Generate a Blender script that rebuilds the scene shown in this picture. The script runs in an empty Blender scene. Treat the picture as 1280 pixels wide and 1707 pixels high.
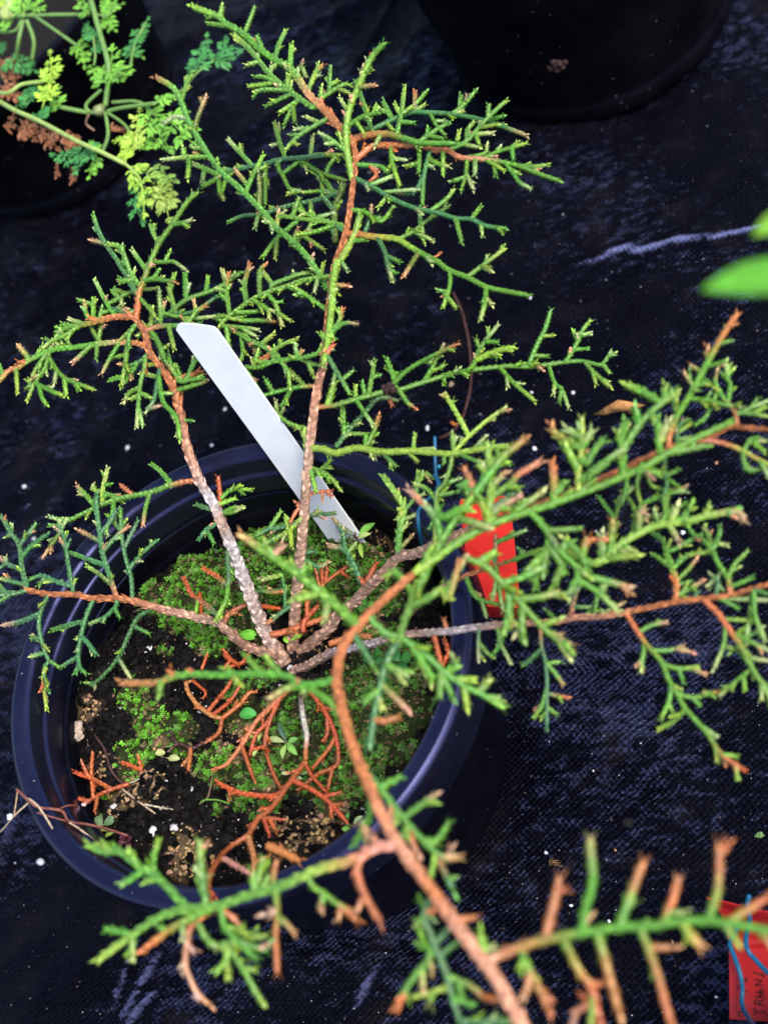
import bpy, math, random, re
import numpy as np
from mathutils import Vector, Matrix, noise

random.seed(7)
S = bpy.context.scene
COL = S.collection

# ------------------------------------------------------------------ camera
CAM_H = 0.6665                                   # metres above the weed mat
FPX = 2400.0                                     # focal length in photograph pixels
NV = np.array([-0.34416, 0.46633, 0.81492]); NV /= np.linalg.norm(NV)
EX = np.array([1.0, 0, 0]) - NV * NV[0]; EX /= np.linalg.norm(EX)
EY = np.cross(NV, EX)
CAMROT = np.array([EX, EY, NV])                  # camera axes -> world axes
cam = bpy.data.objects.new('camera', bpy.data.cameras.new('camera'))
COL.objects.link(cam)
M = Matrix([list(r) for r in CAMROT]).to_4x4()
M.translation = Vector((0, 0, CAM_H))
cam.matrix_world = M
cam.data.sensor_fit = 'VERTICAL'
cam.data.sensor_height = 36.0
cam.data.lens = FPX / 1707 * 36.0
cam.data.clip_start = 0.02
cam.data.clip_end = 100
cam.data.dof.use_dof = True
cam.data.dof.focus_distance = 0.675
cam.data.dof.aperture_fstop = 7.0
cam.data.dof.aperture_blades = 7
S.camera = cam

# ------------------------------------------------------------------ light
SUN_EL, SUN_AZ = math.radians(60), math.radians(335)     # azimuth of the sun, counted from +x
w = bpy.data.worlds.new('World'); S.world = w; w.use_nodes = True
nt = w.node_tree
sky = nt.nodes.new('ShaderNodeTexSky')
sky.sky_type = 'NISHITA'; sky.sun_disc = False
sky.sun_elevation = SUN_EL
sky.sun_rotation = math.pi / 2 - SUN_AZ
bg = nt.nodes['Background']
nt.links.new(sky.outputs[0], bg.inputs[0])
bg.inputs[1].default_value = 0.12
sl = bpy.data.lights.new('sun', 'SUN'); sun = bpy.data.objects.new('sun', sl); COL.objects.link(sun)
sl.energy = 2.15; sl.angle = math.radians(30); sl.color = (1.0, 0.94, 0.86)
sd = Vector((math.cos(SUN_EL) * math.cos(SUN_AZ), math.cos(SUN_EL) * math.sin(SUN_AZ), math.sin(SUN_EL)))
sun.rotation_euler = sd.to_track_quat('Z', 'Y').to_euler()
S.view_settings.view_transform = 'Standard'
S.view_settings.look = 'None'
S.view_settings.exposure = 1.15
S.view_settings.gamma = 1.0

# ------------------------------------------------------------------ helpers
def at(px, py, z=0.0):
    """the world point at height z that the photograph shows at pixel px, py"""
    r = CAMROT @ np.array([(px - 640) / FPX, -(py - 853.5) / FPX, -1.0])
    t = (z - CAM_H) / r[2]
    return Vector((r[0] * t, r[1] * t, z))

def depth(p):
    return -float(np.dot(CAMROT[:, 2], np.array([p[0], p[1], p[2] - CAM_H])))

def to_px(P):
    P = np.asarray(P, float) - np.array([0, 0, CAM_H])
    c = P @ CAMROT
    return 640 + FPX * c[..., 0] / -c[..., 2], 853.5 - FPX * c[..., 1] / -c[..., 2]

def prop(o, label=None, cat=None, group=None, kind=None):
    if label: o['label'] = label
    if cat: o['category'] = cat
    if group: o['group'] = group
    if kind: o['kind'] = kind
    return o

def thing(name, label, cat, loc=(0, 0, 0), group=None):
    o = bpy.data.objects.new(name, None)
    o.empty_display_size = 0.01
    COL.objects.link(o)
    o.location = loc
    return prop(o, label, cat, group)

def link(name, me, parent=None):
    o = bpy.data.objects.new(name, me)
    COL.objects.link(o)
    if parent is not None:
        o.parent = parent
        root = parent
        off = Vector((0, 0, 0))
        while root is not None:
            off += root.location; root = root.parent
        o.location = -off
    return o

class MB:
    """collects vertices, faces and vertex colours for one mesh"""
    def __init__(s): s.v = []; s.f = []; s.c = []
    def add(s, vs, fs, col):
        b = len(s.v)
        s.v.extend([tuple(p) for p in vs])
        s.f.extend([tuple(i + b for i in f) for f in fs])
        if isinstance(col, list): s.c.extend(col)
        else: s.c.extend([col] * len(vs))
    def build(s, name, m, parent=None, smooth=True):
        me = bpy.data.meshes.new(name)
        me.from_pydata(s.v, [], s.f)
        ca = me.color_attributes.new('Col', 'FLOAT_COLOR', 'POINT')
        arr = np.ones((len(s.v), 4), np.float32)
        if s.c: arr[:, :3] = np.array([c[:3] for c in s.c], np.float32)
        ca.data.foreach_set('color', arr.ravel())
        if smooth: me.polygons.foreach_set('use_smooth', [True] * len(me.polygons))
        me.materials.append(m)
        me.update()
        return link(name, me, parent)

def catmull(pts, step):
    """smooth polyline through rows [x, y, z, r, cr, cg, cb], resampled about every step metres"""
    P = np.array(pts, float)
    if len(P) == 2: P = np.array([P[0], (P[0] + P[1]) / 2, P[1]])
    E = np.vstack([2 * P[0] - P[1], P, 2 * P[-1] - P[-2]])
    out = []
    for i in range(1, len(E) - 2):
        p0, p1, p2, p3 = E[i - 1:i + 3]
        n = max(1, int(round(np.linalg.norm(p2[:3] - p1[:3]) / step)))
        for k in range(n):
            t = k / n
            q = 0.5 * (2 * p1 + (p2 - p0) * t + (2 * p0 - 5 * p1 + 4 * p2 - p3) * t * t + (3 * p1 - p0 - 3 * p2 + p3) * t ** 3)
            q[3:] = p1[3:] * (1 - t) + p2[3:] * t
            out.append(q)
    out.append(P[-1])
    return np.array(out)

def frames(C):
    T = np.gradient(C[:, :3], axis=0)
    T /= np.linalg.norm(T, axis=1)[:, None] + 1e-12
    u = np.cross(T[0], [0.31, 0.17, 0.93]); u /= np.linalg.norm(u) + 1e-9
    U = [u]
    for i in range(1, len(T)):
        u = U[-1] - T[i] * np.dot(U[-1], T[i]); u /= np.linalg.norm(u) + 1e-9
        U.append(u)
    U = np.array(U)
    return T, U, np.cross(T, U)

def tube(mb, pts, sides=6, step=0.001, rough=0.0, tip=True, colvar=0.12, under=1.0):
    C = catmull(pts, step)
    T, U, W = frames(C)
    n = len(C)
    a = np.arange(sides) / sides * 2 * math.pi
    vs, cs, fs = [], [], []
    for i in range(n):
        r = C[i, 3]
        if tip and n > 3: r *= (0.5, 0.78, 0.94)[n - 1 - i] if n - 1 - i < 3 else 1
        for k in range(sides):
            rr = r * (1 + rough * (random.random() - 0.5) * 2)
            vs.append(C[i, :3] + (U[i] * math.cos(a[k]) + W[i] * math.sin(a[k])) * rr)
            j = under * (1 + colvar * (random.random() - 0.5) * 2)
            cs.append(tuple(C[i, 4:7] * j))
    for i in range(n - 1):
        for k in range(sides):
            k2 = (k + 1) % sides
            fs.append((i * sides + k, i * sides + k2, (i + 1) * sides + k2, (i + 1) * sides + k))
    vs.append(C[0, :3] - T[0] * C[0, 3] * .2); cs.append(tuple(C[0, 4:7]))
    vs.append(C[-1, :3] + T[-1] * C[-1, 3] * .6); cs.append(tuple(C[-1, 4:7]))
    for k in range(sides):
        fs.append(((k + 1) % sides, k, n * sides))
        fs.append(((n - 1) * sides + k, (n - 1) * sides + (k + 1) % sides, n * sides + 1))
    mb.add(vs, fs, cs)
    return C, T, U, W

def scales(mb, C, T, U, W, pitch, lean=1.25, prob=1.0, length=1.9, wide=0.85, colvar=0.25, pale=.0):
    """pairs of overlapping pointed scale leaves along a shoot, each pair turned a quarter from the last"""
    seg = np.linalg.norm(np.diff(C[:, :3], axis=0), axis=1)
    s = np.concatenate([[0], np.cumsum(seg)])
    pos = 0.0; k = 0
    ph = random.random() * 3
    while pos < s[-1]:
        i = min(int(np.searchsorted(s, pos)), len(C) - 1)
        c, t, u, w_, r = C[i, :3], T[i], U[i], W[i], C[i, 3]
        for h in (0, math.pi):
            if random.random() > prob: continue
            a = ph + h + (k % 2) * math.pi / 2 + random.uniform(-.2, .2)
            def rad(d): return u * math.cos(d) + w_ * math.sin(d)
            L = pitch * length * random.uniform(.85, 1.15)
            o = rad(a)
            j = 1 + colvar * random.uniform(-1, 1)
            col = C[i, 4:7] * j
            lo, hi = tuple(col * .82), tuple(np.minimum(col * 1.2 + pale, 1.0))
            ln = lean * random.uniform(.92, 1.12)
            vs = [c + o * r * .7, c + rad(a - wide) * r * .98 + t * L * .45, c + rad(a + wide) * r * .98 + t * L * .45,
                  c + o * r * 1.22 + t * L * .5, c + o * r * ln + t * L]
            mb.add(vs, [(0, 1, 3), (0, 3, 2), (1, 4, 3), (3, 4, 2)], [lo, lo, lo, tuple(col), hi])
        pos += pitch; k += 1

# ------------------------------------------------------------------ materials
def newmat(name, rough=0.5, spec=0.5):
    m = bpy.data.materials.new(name); m.use_nodes = True
    b = m.node_tree.nodes['Principled BSDF']
    b.inputs['Roughness'].default_value = rough
    b.inputs['Specular IOR Level'].default_value = spec
    return m, m.node_tree, b

def N(nt, t, **kw):
    n = nt.nodes.new(t)
    for k, v in kw.items():
        if k in n.inputs: n.inputs[k].default_value = v
        else: setattr(n, k, v)
    return n

def ramp(nt, stops):
    r = nt.nodes.new('ShaderNodeValToRGB')
    e = r.color_ramp.elements
    while len(e) < len(stops): e.new(0.5)
    for i, (p, c) in enumerate(stops):
        e[i].position = p; e[i].color = (*c, 1) if len(c) == 3 else c
    return r

def vcol_mat(name, rough=0.5, spec=0.4, scale=900, lo=.72, hi=1.22, bump=0.15, sub=0.0):
    """base colour from the vertex colours, broken by fine noise"""
    m, nt, b = newmat(name, rough, spec)
    at_ = N(nt, 'ShaderNodeVertexColor', layer_name='Col')
    tc = N(nt, 'ShaderNodeTexCoord')
    ns = N(nt, 'ShaderNodeTexNoise', Scale=scale, Detail=3.0)
    nt.links.new(tc.outputs['Object'], ns.inputs['Vector'])
    r = ramp(nt, [(.3, (lo,) * 3), (.7, (hi,) * 3)])
    nt.links.new(ns.outputs['Fac'], r.inputs[0])
    mx = N(nt, 'ShaderNodeMix', data_type='RGBA', blend_type='MULTIPLY')
    mx.inputs[0].default_value = 1.0
    nt.links.new(at_.outputs['Color'], mx.inputs[6]); nt.links.new(r.outputs[0], mx.inputs[7])
    nt.links.new(mx.outputs[2], b.inputs['Base Color'])
    if bump:
        bp = N(nt, 'ShaderNodeBump', Strength=bump, Distance=0.0004)
        nt.links.new(ns.outputs['Fac'], bp.inputs['Height']); nt.links.new(bp.outputs[0], b.inputs['Normal'])
    if sub:
        b.inputs['Subsurface Weight'].default_value = sub
        b.inputs['Subsurface Radius'].default_value = (.5, 1, .2)
        b.inputs['Subsurface Scale'].default_value = 0.0008
    return m

M_LEAF = vcol_mat('scale_foliage', .40, .5, 700, .72, 1.3, .2)
M_BARK = vcol_mat('juniper_bark', .6, .3, 450, .55, 1.25, .5)
M_SOFT = vcol_mat('soft_leaf', .5, .35, 300, .8, 1.15, .1)
M_GRAIN = vcol_mat('grains', .8, .2, 900, .6, 1.3, .4)
M_SOIL = vcol_mat('soil_grains', .75, .05, 900, .5, 1.4, .4)
M_CARD = vcol_mat('plastic_card', .38, .4, 120, .95, 1.03, .03)

def plastic_black(name, base, rough, spec=.5):
    m, nt, b = newmat(name, rough, .5)
    tc = N(nt, 'ShaderNodeTexCoord')
    n1 = N(nt, 'ShaderNodeTexNoise', Scale=24.0, Detail=6.0, Roughness=.65)
    n2 = N(nt, 'ShaderNodeTexNoise', Scale=900.0, Detail=2.0)
    vo = N(nt, 'ShaderNodeTexVoronoi', Scale=170.0)
    for n in (n1, n2, vo): nt.links.new(tc.outputs['Object'], n.inputs['Vector'])
    dust = ramp(nt, [(.0, (1, 1, 1)), (.055, (.8, .8, .8)), (.085, (0, 0, 0))])      # specks of dirt
    nt.links.new(vo.outputs['Distance'], dust.inputs[0])
    film = ramp(nt, [(.42, base), (.75, tuple(c * 1.9 + .003 for c in base))])
    nt.links.new(n1.outputs['Fac'], film.inputs[0])
    sel = N(nt, 'ShaderNodeMath', operation='MULTIPLY')
    gate = ramp(nt, [(.55, (0, 0, 0)), (.62, (1, 1, 1))])
    nt.links.new(vo.outputs['Color'], gate.inputs[0])
    nt.links.new(dust.outputs[0], sel.inputs[0]); nt.links.new(gate.outputs[0], sel.inputs[1])
    mx = N(nt, 'ShaderNodeMix', data_type='RGBA'); mx.inputs[7].default_value = (.22, .21, .23, 1)
    nt.links.new(sel.outputs[0], mx.inputs[0]); nt.links.new(film.outputs[0], mx.inputs[6])
    nt.links.new(mx.outputs[2], b.inputs['Base Color'])
    b.inputs['Specular Tint'].default_value = (.42, .44, 1, 1)
    rr = N(nt, 'ShaderNodeMapRange'); rr.inputs[3].default_value = rough - .08; rr.inputs[4].default_value = rough + .16
    nt.links.new(n1.outputs['Fac'], rr.inputs[0]); nt.links.new(rr.outputs[0], b.inputs['Roughness'])
    bp = N(nt, 'ShaderNodeBump', Strength=.12, Distance=.0005)
    nt.links.new(n2.outputs['Fac'], bp.inputs['Height']); nt.links.new(bp.outputs[0], b.inputs['Normal'])
    b.inputs['Specular IOR Level'].default_value = spec
    return m

M_POT = plastic_black('pot_plastic', (.004, .004, .010), .30, .75)
M_WALL = plastic_black('pot_wall_plastic', (.002, .002, .004), .26, .17)
M_POT2 = plastic_black('old_pot_plastic', (.0015, .0015, .002), .5, .12)
# ------------------------------------------------------------------ the ground: woven black weed mat
def seg_dist(X, Y, pts):
    """distance and signed side to a polyline"""
    best = np.full(X.shape, 9.0); side = np.zeros(X.shape); tt = np.zeros(X.shape)
    n = len(pts) - 1
    for i in range(n):
        (x0, y0), (x1, y1) = pts[i], pts[i + 1]
        dx, dy = x1 - x0, y1 - y0
        L = dx * dx + dy * dy + 1e-12
        t = np.clip(((X - x0) * dx + (Y - y0) * dy) / L, 0, 1)
        d = np.hypot(X - x0 - t * dx, Y - y0 - t * dy)
        sd_ = np.sign((X - x0) * dy - (Y - y0) * dx)
        k = d < best
        best = np.where(k, d, best); side = np.where(k, sd_, side); tt = np.where(k, (i + t) / n, tt)
    return best, side, tt

NTAB = {}
def vnoise(X, Y, seed):
    if seed not in NTAB: NTAB[seed] = np.random.RandomState(seed).rand(256, 256)
    tab = NTAB[seed]
    xi, yi = np.floor(X).astype(int), np.floor(Y).astype(int)
    fx, fy = X - xi, Y - yi
    fx = fx * fx * (3 - 2 * fx); fy = fy * fy * (3 - 2 * fy)
    g = lambda a, b: tab[a % 256, b % 256]
    return (g(xi, yi) * (1 - fx) + g(xi + 1, yi) * fx) * (1 - fy) + (g(xi, yi + 1) * (1 - fx) + g(xi + 1, yi + 1) * fx) * fy

def ground_height(X, Y, fold_glint=None):
    Z = (vnoise(X * 6, Y * 6, 1) - .5) * .010 + (vnoise(X * 15, Y * 15, 2) - .5) * .005
    # wrinkles running across the mat
    a = math.radians(12)
    u, v = X * math.cos(a) + Y * math.sin(a), -X * math.sin(a) + Y * math.cos(a)
    warp = vnoise(u * 9, v * 9, 3) * 1.2
    wr = 1 - np.abs(2 * vnoise(u * 7 + warp, v * 42 + warp * 3, 4) - 1)
    Z += wr ** 3 * .0055 * vnoise(X * 8 + 3, Y * 8, 5)
    wr2 = 1 - np.abs(2 * vnoise(u * 14 + warp * 2, v * 80 + warp * 5, 6) - 1)
    Z += wr2 ** 2 * .0017
    a2 = math.radians(62)
    u2, v2 = X * math.cos(a2) + Y * math.sin(a2), -X * math.sin(a2) + Y * math.cos(a2)
    wr3 = 1 - np.abs(2 * vnoise(u2 * 6 + warp, v2 * 50, 7) - 1)
    Z += wr3 ** 4 * .004 * vnoise(X * 5 + 9, Y * 5, 8)
    Z += (vnoise(X * 260, Y * 260, 9) - .5) * .0008
    for px, h, wd, fl, *rb in FOLDS:
        pts = [(at(*p).x, at(*p).y) for p in px]
        d, sd_, t = seg_dist(X + (vnoise(X * 60, Y * 60, 11) - .5) * .0018, Y + (vnoise(X * 60, Y * 60, 12) - .5) * .0018, pts)
        env = np.clip(np.minimum(t, 1 - t) * 6, 0, 1)
        ww = np.where(sd_ * fl > 0, wd * 2.2, wd * .7)
        g_ = env * np.exp(-(d / ww) ** 2)
        Z += h * g_
        if fold_glint is not None: np.maximum(fold_glint, (rb[0] if rb else .12) * env * np.exp(-((d + sd_ * fl * wd * .3) / (wd * .45)) ** 4), out=fold_glint)
    return Z

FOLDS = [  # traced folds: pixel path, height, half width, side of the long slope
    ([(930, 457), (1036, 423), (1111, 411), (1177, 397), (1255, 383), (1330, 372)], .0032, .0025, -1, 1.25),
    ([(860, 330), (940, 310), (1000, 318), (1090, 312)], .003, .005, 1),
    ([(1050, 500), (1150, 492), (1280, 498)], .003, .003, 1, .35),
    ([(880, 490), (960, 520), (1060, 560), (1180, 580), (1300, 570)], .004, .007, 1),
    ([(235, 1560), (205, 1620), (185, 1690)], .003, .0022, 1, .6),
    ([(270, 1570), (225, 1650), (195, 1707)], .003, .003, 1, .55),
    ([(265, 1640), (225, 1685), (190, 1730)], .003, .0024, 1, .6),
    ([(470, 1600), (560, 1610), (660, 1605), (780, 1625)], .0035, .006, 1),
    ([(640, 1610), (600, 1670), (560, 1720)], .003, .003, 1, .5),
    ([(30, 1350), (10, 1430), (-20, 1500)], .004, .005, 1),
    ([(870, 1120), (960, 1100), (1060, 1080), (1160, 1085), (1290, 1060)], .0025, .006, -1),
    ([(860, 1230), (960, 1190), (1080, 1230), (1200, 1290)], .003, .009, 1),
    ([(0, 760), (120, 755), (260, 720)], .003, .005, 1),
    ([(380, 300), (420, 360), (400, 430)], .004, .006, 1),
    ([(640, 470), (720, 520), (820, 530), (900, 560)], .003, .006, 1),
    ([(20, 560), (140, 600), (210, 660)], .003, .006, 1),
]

WET = [(1130, 1520, .11, 1), (960, 1380, .06, .6), (1150, 1060, .07, .8), (1180, 880, .06, .7), (640, 1650, .06, .4), (1000, 1100, .05, .7), (1200, 1290, .06, .8), (1230, 560, .06, .45), (1000, 340, .06, .35), (1230, 120, .08, .35), (40, 1420, .03, .3), (700, 480, .04, .2)]
def build_ground():
    dense = np.arange(-.62, .50, .0022)
    far = np.geomspace(.03, 5.0, 18)
    xs = np.concatenate([dense[0] - far[::-1], dense, dense[-1] + far])
    dy = np.arange(-.28, 1.02, .0022)
    ys = np.concatenate([dy[0] - far[::-1], dy, dy[-1] + far])
    X, Y = np.meshgrid(xs, ys)
    FOLD_GLINT = np.zeros(X.shape)
    GLINT_MASK = np.zeros(X.shape)          # patches of raised specular standing in for sky glints
    for px, py, r, k in WET:
        c = at(px, py); GLINT_MASK = np.maximum(GLINT_MASK, k * np.exp(-((X - c.x) ** 2 + (Y - c.y) ** 2) / r ** 2))
    GLINT_MASK *= .6 + .8 * vnoise(X * 22, Y * 22, 15)
    Z = ground_height(X, Y, FOLD_GLINT)
    nx, ny = len(xs), len(ys)
    me = bpy.data.meshes.new('ground')
    co = np.stack([X, Y, Z], -1).reshape(-1, 3)
    me.vertices.add(nx * ny); me.vertices.foreach_set('co', co.ravel())
    idx = np.arange(nx * ny).reshape(ny, nx)
    q = np.stack([idx[:-1, :-1], idx[:-1, 1:], idx[1:, 1:], idx[1:, :-1]], -1).reshape(-1, 4)
    me.loops.add(q.size); me.loops.foreach_set('vertex_index', q.ravel().astype(np.int32))
    me.polygons.add(len(q)); me.polygons.foreach_set('loop_start', np.arange(0, q.size, 4, dtype=np.int32))
    me.polygons.foreach_set('use_smooth', [True] * len(q))
    me.update(calc_edges=True)
    at_ = me.attributes.new('fold_glint', 'FLOAT', 'POINT'); at_.data.foreach_set('value', FOLD_GLINT.ravel().astype(np.float32))
    aw = me.attributes.new('sky_glint', 'FLOAT', 'POINT'); aw.data.foreach_set('value', GLINT_MASK.ravel().astype(np.float32))
    m, nt, b = newmat('weed_mat', .38, .5)
    tc = N(nt, 'ShaderNodeTexCoord')
    mp = N(nt, 'ShaderNodeMapping'); mp.inputs['Rotation'].default_value[2] = math.radians(8)
    nt.links.new(tc.outputs['Object'], mp.inputs[0])
    nz = N(nt, 'ShaderNodeTexNoise', Scale=70.0, Detail=3.0)
    nt.links.new(tc.outputs['Object'], nz.inputs['Vector'])
    dsp = N(nt, 'ShaderNodeMix', data_type='VECTOR'); dsp.inputs[0].default_value = .0045
    nt.links.new(mp.outputs[0], dsp.inputs[4]); nt.links.new(nz.outputs['Color'], dsp.inputs[5])
    sep = N(nt, 'ShaderNodeSeparateXYZ'); nt.links.new(dsp.outputs[1], sep.inputs[0])
    def wave(sock, per):
        a = N(nt, 'ShaderNodeMath', operation='MULTIPLY'); a.inputs[1].default_value = 2 * math.pi / per
        nt.links.new(sock, a.inputs[0])
        s_ = N(nt, 'ShaderNodeMath', operation='SINE'); nt.links.new(a.outputs[0], s_.inputs[0])
        return s_.outputs[0]
    wx, wy = wave(sep.outputs[0], .0033), wave(sep.outputs[1], .0036)
    pr = N(nt, 'ShaderNodeMath', operation='MULTIPLY'); nt.links.new(wx, pr.inputs[0]); nt.links.new(wy, pr.inputs[1])
    sm = N(nt, 'ShaderNodeMath', operation='ADD'); nt.links.new(wx, sm.inputs[0]); nt.links.new(wy, sm.inputs[1])
    hole = N(nt, 'ShaderNodeMapRange'); hole.inputs[1].default_value = 1.45; hole.inputs[2].default_value = 1.85
    nt.links.new(sm.outputs[0], hole.inputs[0])
    fine = N(nt, 'ShaderNodeTexNoise', Scale=420.0, Detail=5.0, Roughness=.65)
    nt.links.new(tc.outputs['Object'], fine.inputs['Vector'])
    mid = N(nt, 'ShaderNodeTexNoise', Scale=34.0, Detail=4.0)
    nt.links.new(tc.outputs['Object'], mid.inputs['Vector'])
    h1 = N(nt, 'ShaderNodeMath', operation='MULTIPLY_ADD'); h1.inputs[1].default_value = .42
    nt.links.new(pr.outputs[0], h1.inputs[0]); nt.links.new(fine.outputs['Fac'], h1.inputs[2])
    h2 = N(nt, 'ShaderNodeMath', operation='MULTIPLY_ADD'); h2.inputs[1].default_value = -.9
    nt.links.new(hole.outputs[0], h2.inputs[0]); nt.links.new(h1.outputs[0], h2.inputs[2])
    bp = N(nt, 'ShaderNodeBump', Strength=.95, Distance=.0014)
    nt.links.new(h2.outputs[0], bp.inputs['Height']); nt.links.new(bp.outputs[0], b.inputs['Normal'])
    cr = ramp(nt, [(.35, (.0012, .0012, .0026)), (.58, (.0026, .0025, .0042)), (.8, (.011, .009, .009))])   # dusty where dry
    nt.links.new(mid.outputs['Fac'], cr.inputs[0])
    mx = N(nt, 'ShaderNodeMix', data_type='RGBA'); mx.inputs[7].default_value = (.001, .001, .001, 1)
    nt.links.new(hole.outputs[0], mx.inputs[0]); nt.links.new(cr.outputs[0], mx.inputs[6])
    nt.links.new(mx.outputs[2], b.inputs['Base Color'])
    rr = N(nt, 'ShaderNodeMapRange'); rr.inputs[1].default_value = .35; rr.inputs[2].default_value = .68
    rr.inputs[3].default_value = .26; rr.inputs[4].default_value = .55
    nt.links.new(mid.outputs['Fac'], rr.inputs[0]); nt.links.new(rr.outputs[0], b.inputs['Roughness'])
    b.inputs['Specular Tint'].default_value = (.44, .46, 1, 1)
    # specular raised in flecks to imitate sky glints; the rest is matt
    fl = N(nt, 'ShaderNodeTexNoise', Scale=115.0, Detail=6.0, Roughness=.68)
    st = N(nt, 'ShaderNodeMapping'); st.inputs['Rotation'].default_value[2] = math.radians(-35); st.inputs['Scale'].default_value = (1, 2.2, 1)
    nt.links.new(tc.outputs['Object'], st.inputs[0]); nt.links.new(st.outputs[0], fl.inputs['Vector'])
    pat = N(nt, 'ShaderNodeTexNoise', Scale=9.0, Detail=3.0); nt.links.new(tc.outputs['Object'], pat.inputs['Vector'])
    ad = N(nt, 'ShaderNodeMath', operation='MULTIPLY_ADD'); ad.inputs[1].default_value = .75
    nt.links.new(pat.outputs['Fac'], ad.inputs[0]); nt.links.new(fl.outputs['Fac'], ad.inputs[2])
    ad2 = N(nt, 'ShaderNodeMath', operation='MULTIPLY_ADD'); ad2.inputs[1].default_value = .062
    nt.links.new(pr.outputs[0], ad2.inputs[0]); nt.links.new(ad.outputs[0], ad2.inputs[2])
    sp = N(nt, 'ShaderNodeMapRange'); sp.interpolation_type = 'SMOOTHSTEP'
    sp.inputs[1].default_value = .95; sp.inputs[2].default_value = 1.06; sp.inputs[3].default_value = .085; sp.inputs[4].default_value = .95
    h3 = N(nt, 'ShaderNodeMath', operation='MULTIPLY_ADD'); h3.inputs[1].default_value = .8      # lumps under the shining threads
    nt.links.new(fl.outputs['Fac'], h3.inputs[0]); nt.links.new(h2.outputs[0], h3.inputs[2]); nt.links.new(h3.outputs[0], bp.inputs['Height'])
    ra = N(nt, 'ShaderNodeAttribute', attribute_name='fold_glint')
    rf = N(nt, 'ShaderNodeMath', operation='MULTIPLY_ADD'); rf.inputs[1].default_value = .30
    wa = N(nt, 'ShaderNodeAttribute', attribute_name='sky_glint')
    wf = N(nt, 'ShaderNodeMath', operation='MULTIPLY_ADD'); wf.inputs[1].default_value = .105
    nt.links.new(wa.outputs['Fac'], wf.inputs[0]); nt.links.new(ad2.outputs[0], wf.inputs[2])
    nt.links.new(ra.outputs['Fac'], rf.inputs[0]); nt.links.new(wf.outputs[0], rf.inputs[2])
    nt.links.new(rf.outputs[0], sp.inputs[0]); nt.links.new(sp.outputs[0], b.inputs['Specular IOR Level'])
    # pale crease colour painted in for the sky highlight along the folds
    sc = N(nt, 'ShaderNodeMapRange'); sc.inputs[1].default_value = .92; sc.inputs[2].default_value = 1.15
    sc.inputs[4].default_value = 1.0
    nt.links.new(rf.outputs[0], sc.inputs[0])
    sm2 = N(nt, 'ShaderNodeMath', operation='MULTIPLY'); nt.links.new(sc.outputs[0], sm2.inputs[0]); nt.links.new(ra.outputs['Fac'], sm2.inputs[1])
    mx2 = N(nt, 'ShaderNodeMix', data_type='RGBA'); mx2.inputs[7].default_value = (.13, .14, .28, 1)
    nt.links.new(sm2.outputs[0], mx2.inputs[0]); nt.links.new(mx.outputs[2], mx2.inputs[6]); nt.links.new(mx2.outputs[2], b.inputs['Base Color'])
    me.materials.append(m)
    return prop(link('ground', me), kind='structure')
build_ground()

def gz(x, y):
    return float(ground_height(np.array([[x]]), np.array([[y]]))[0, 0])
def on_ground(px, py, up=0.0):
    p = at(px, py, 0.0)
    z = gz(p.x, p.y) + up
    return at(px, py, z)

# ------------------------------------------------------------------ pots
def lathe(mb, prof, cx, cy, seg=160, col=(1, 1, 1), wob=0.0):
    n = len(prof)
    vs = []
    for k in range(seg):
        a = 2 * math.pi * k / seg
        wv = 1 + wob * math.sin(2 * a + .6) + wob * .4 * math.sin(3 * a)
        for r, z in prof: vs.append((cx + r * wv * math.cos(a), cy + r * wv * math.sin(a), z))
    fs = []
    for k in range(seg):
        k2 = (k + 1) % seg
        for i in range(n - 1):
            fs.append((k * n + i, k2 * n + i, k2 * n + i + 1, k * n + i + 1))
    mb.add(vs, fs, col)

def rounded(prof, r=.0008):
    """bevels the corners of a profile"""
    out = [prof[0]]
    for i in range(1, len(prof) - 1):
        p, q, s_ = (np.array(prof[i + k]) for k in (-1, 0, 1))
        d1, d2 = p - q, s_ - q
        l1, l2 = np.linalg.norm(d1), np.linalg.norm(d2)
        e = min(r, l1 * .45, l2 * .45)
        a, b_ = q + d1 / l1 * e, q + d2 / l2 * e
        out += [tuple(a), tuple((a + b_ + 2 * q) / 4), tuple(b_)]
    out.append(prof[-1])
    return out

RIM_Z = .15
PC = at(381.5, 1092.5, RIM_Z)          # centre of the rim
POT_R = .1105
pot = thing('plant_pot', 'round black nursery pot with a broad rolled rim, filled with mossy soil', 'plant pot', (PC.x, PC.y, 0))
mb = MB()
lathe(mb, rounded([(.0, .0016), (.074, .0016), (.080, .0005), (.0835, .003), (.0845, .010), (.0868, .0125), (.0985, .118), (.1015, .120), (.1015, .1235),
      (.0998, .1240), (.0968, .1240), (.0955, .1232), (.0952, .1130), (.0938, .1110), (.0805, .012), (.0, .010)], .0012), PC.x, PC.y, wob=.004)
mb.build('pot_wall', M_WALL, pot)
mb = MB()
lathe(mb, rounded([(.1020, .1195), (.1090, .1190), (.1105, .1225), (.1108, .1440), (.1100, .1482), (.1075, .1500), (.1022, .1492), (.1003, .1478), (.0996, .1440),
      (.0991, .1385), (.0975, .1376), (.0970, .1350), (.0966, .1250), (.0985, .1230), (.1020, .1195)], .0007), PC.x, PC.y, wob=.004)
mb.build('rim', M_POT, pot)

def circle_from(pts, z=0.0):
    A, B = [], []
    for px, py in pts:
        p = at(px, py, z); A.append([2 * p.x, 2 * p.y, 1]); B.append(p.x ** 2 + p.y ** 2)
    c = np.linalg.lstsq(np.array(A), np.array(B), rcond=None)[0]
    return c[0], c[1], math.sqrt(c[2] + c[0] ** 2 + c[1] ** 2)

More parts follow.
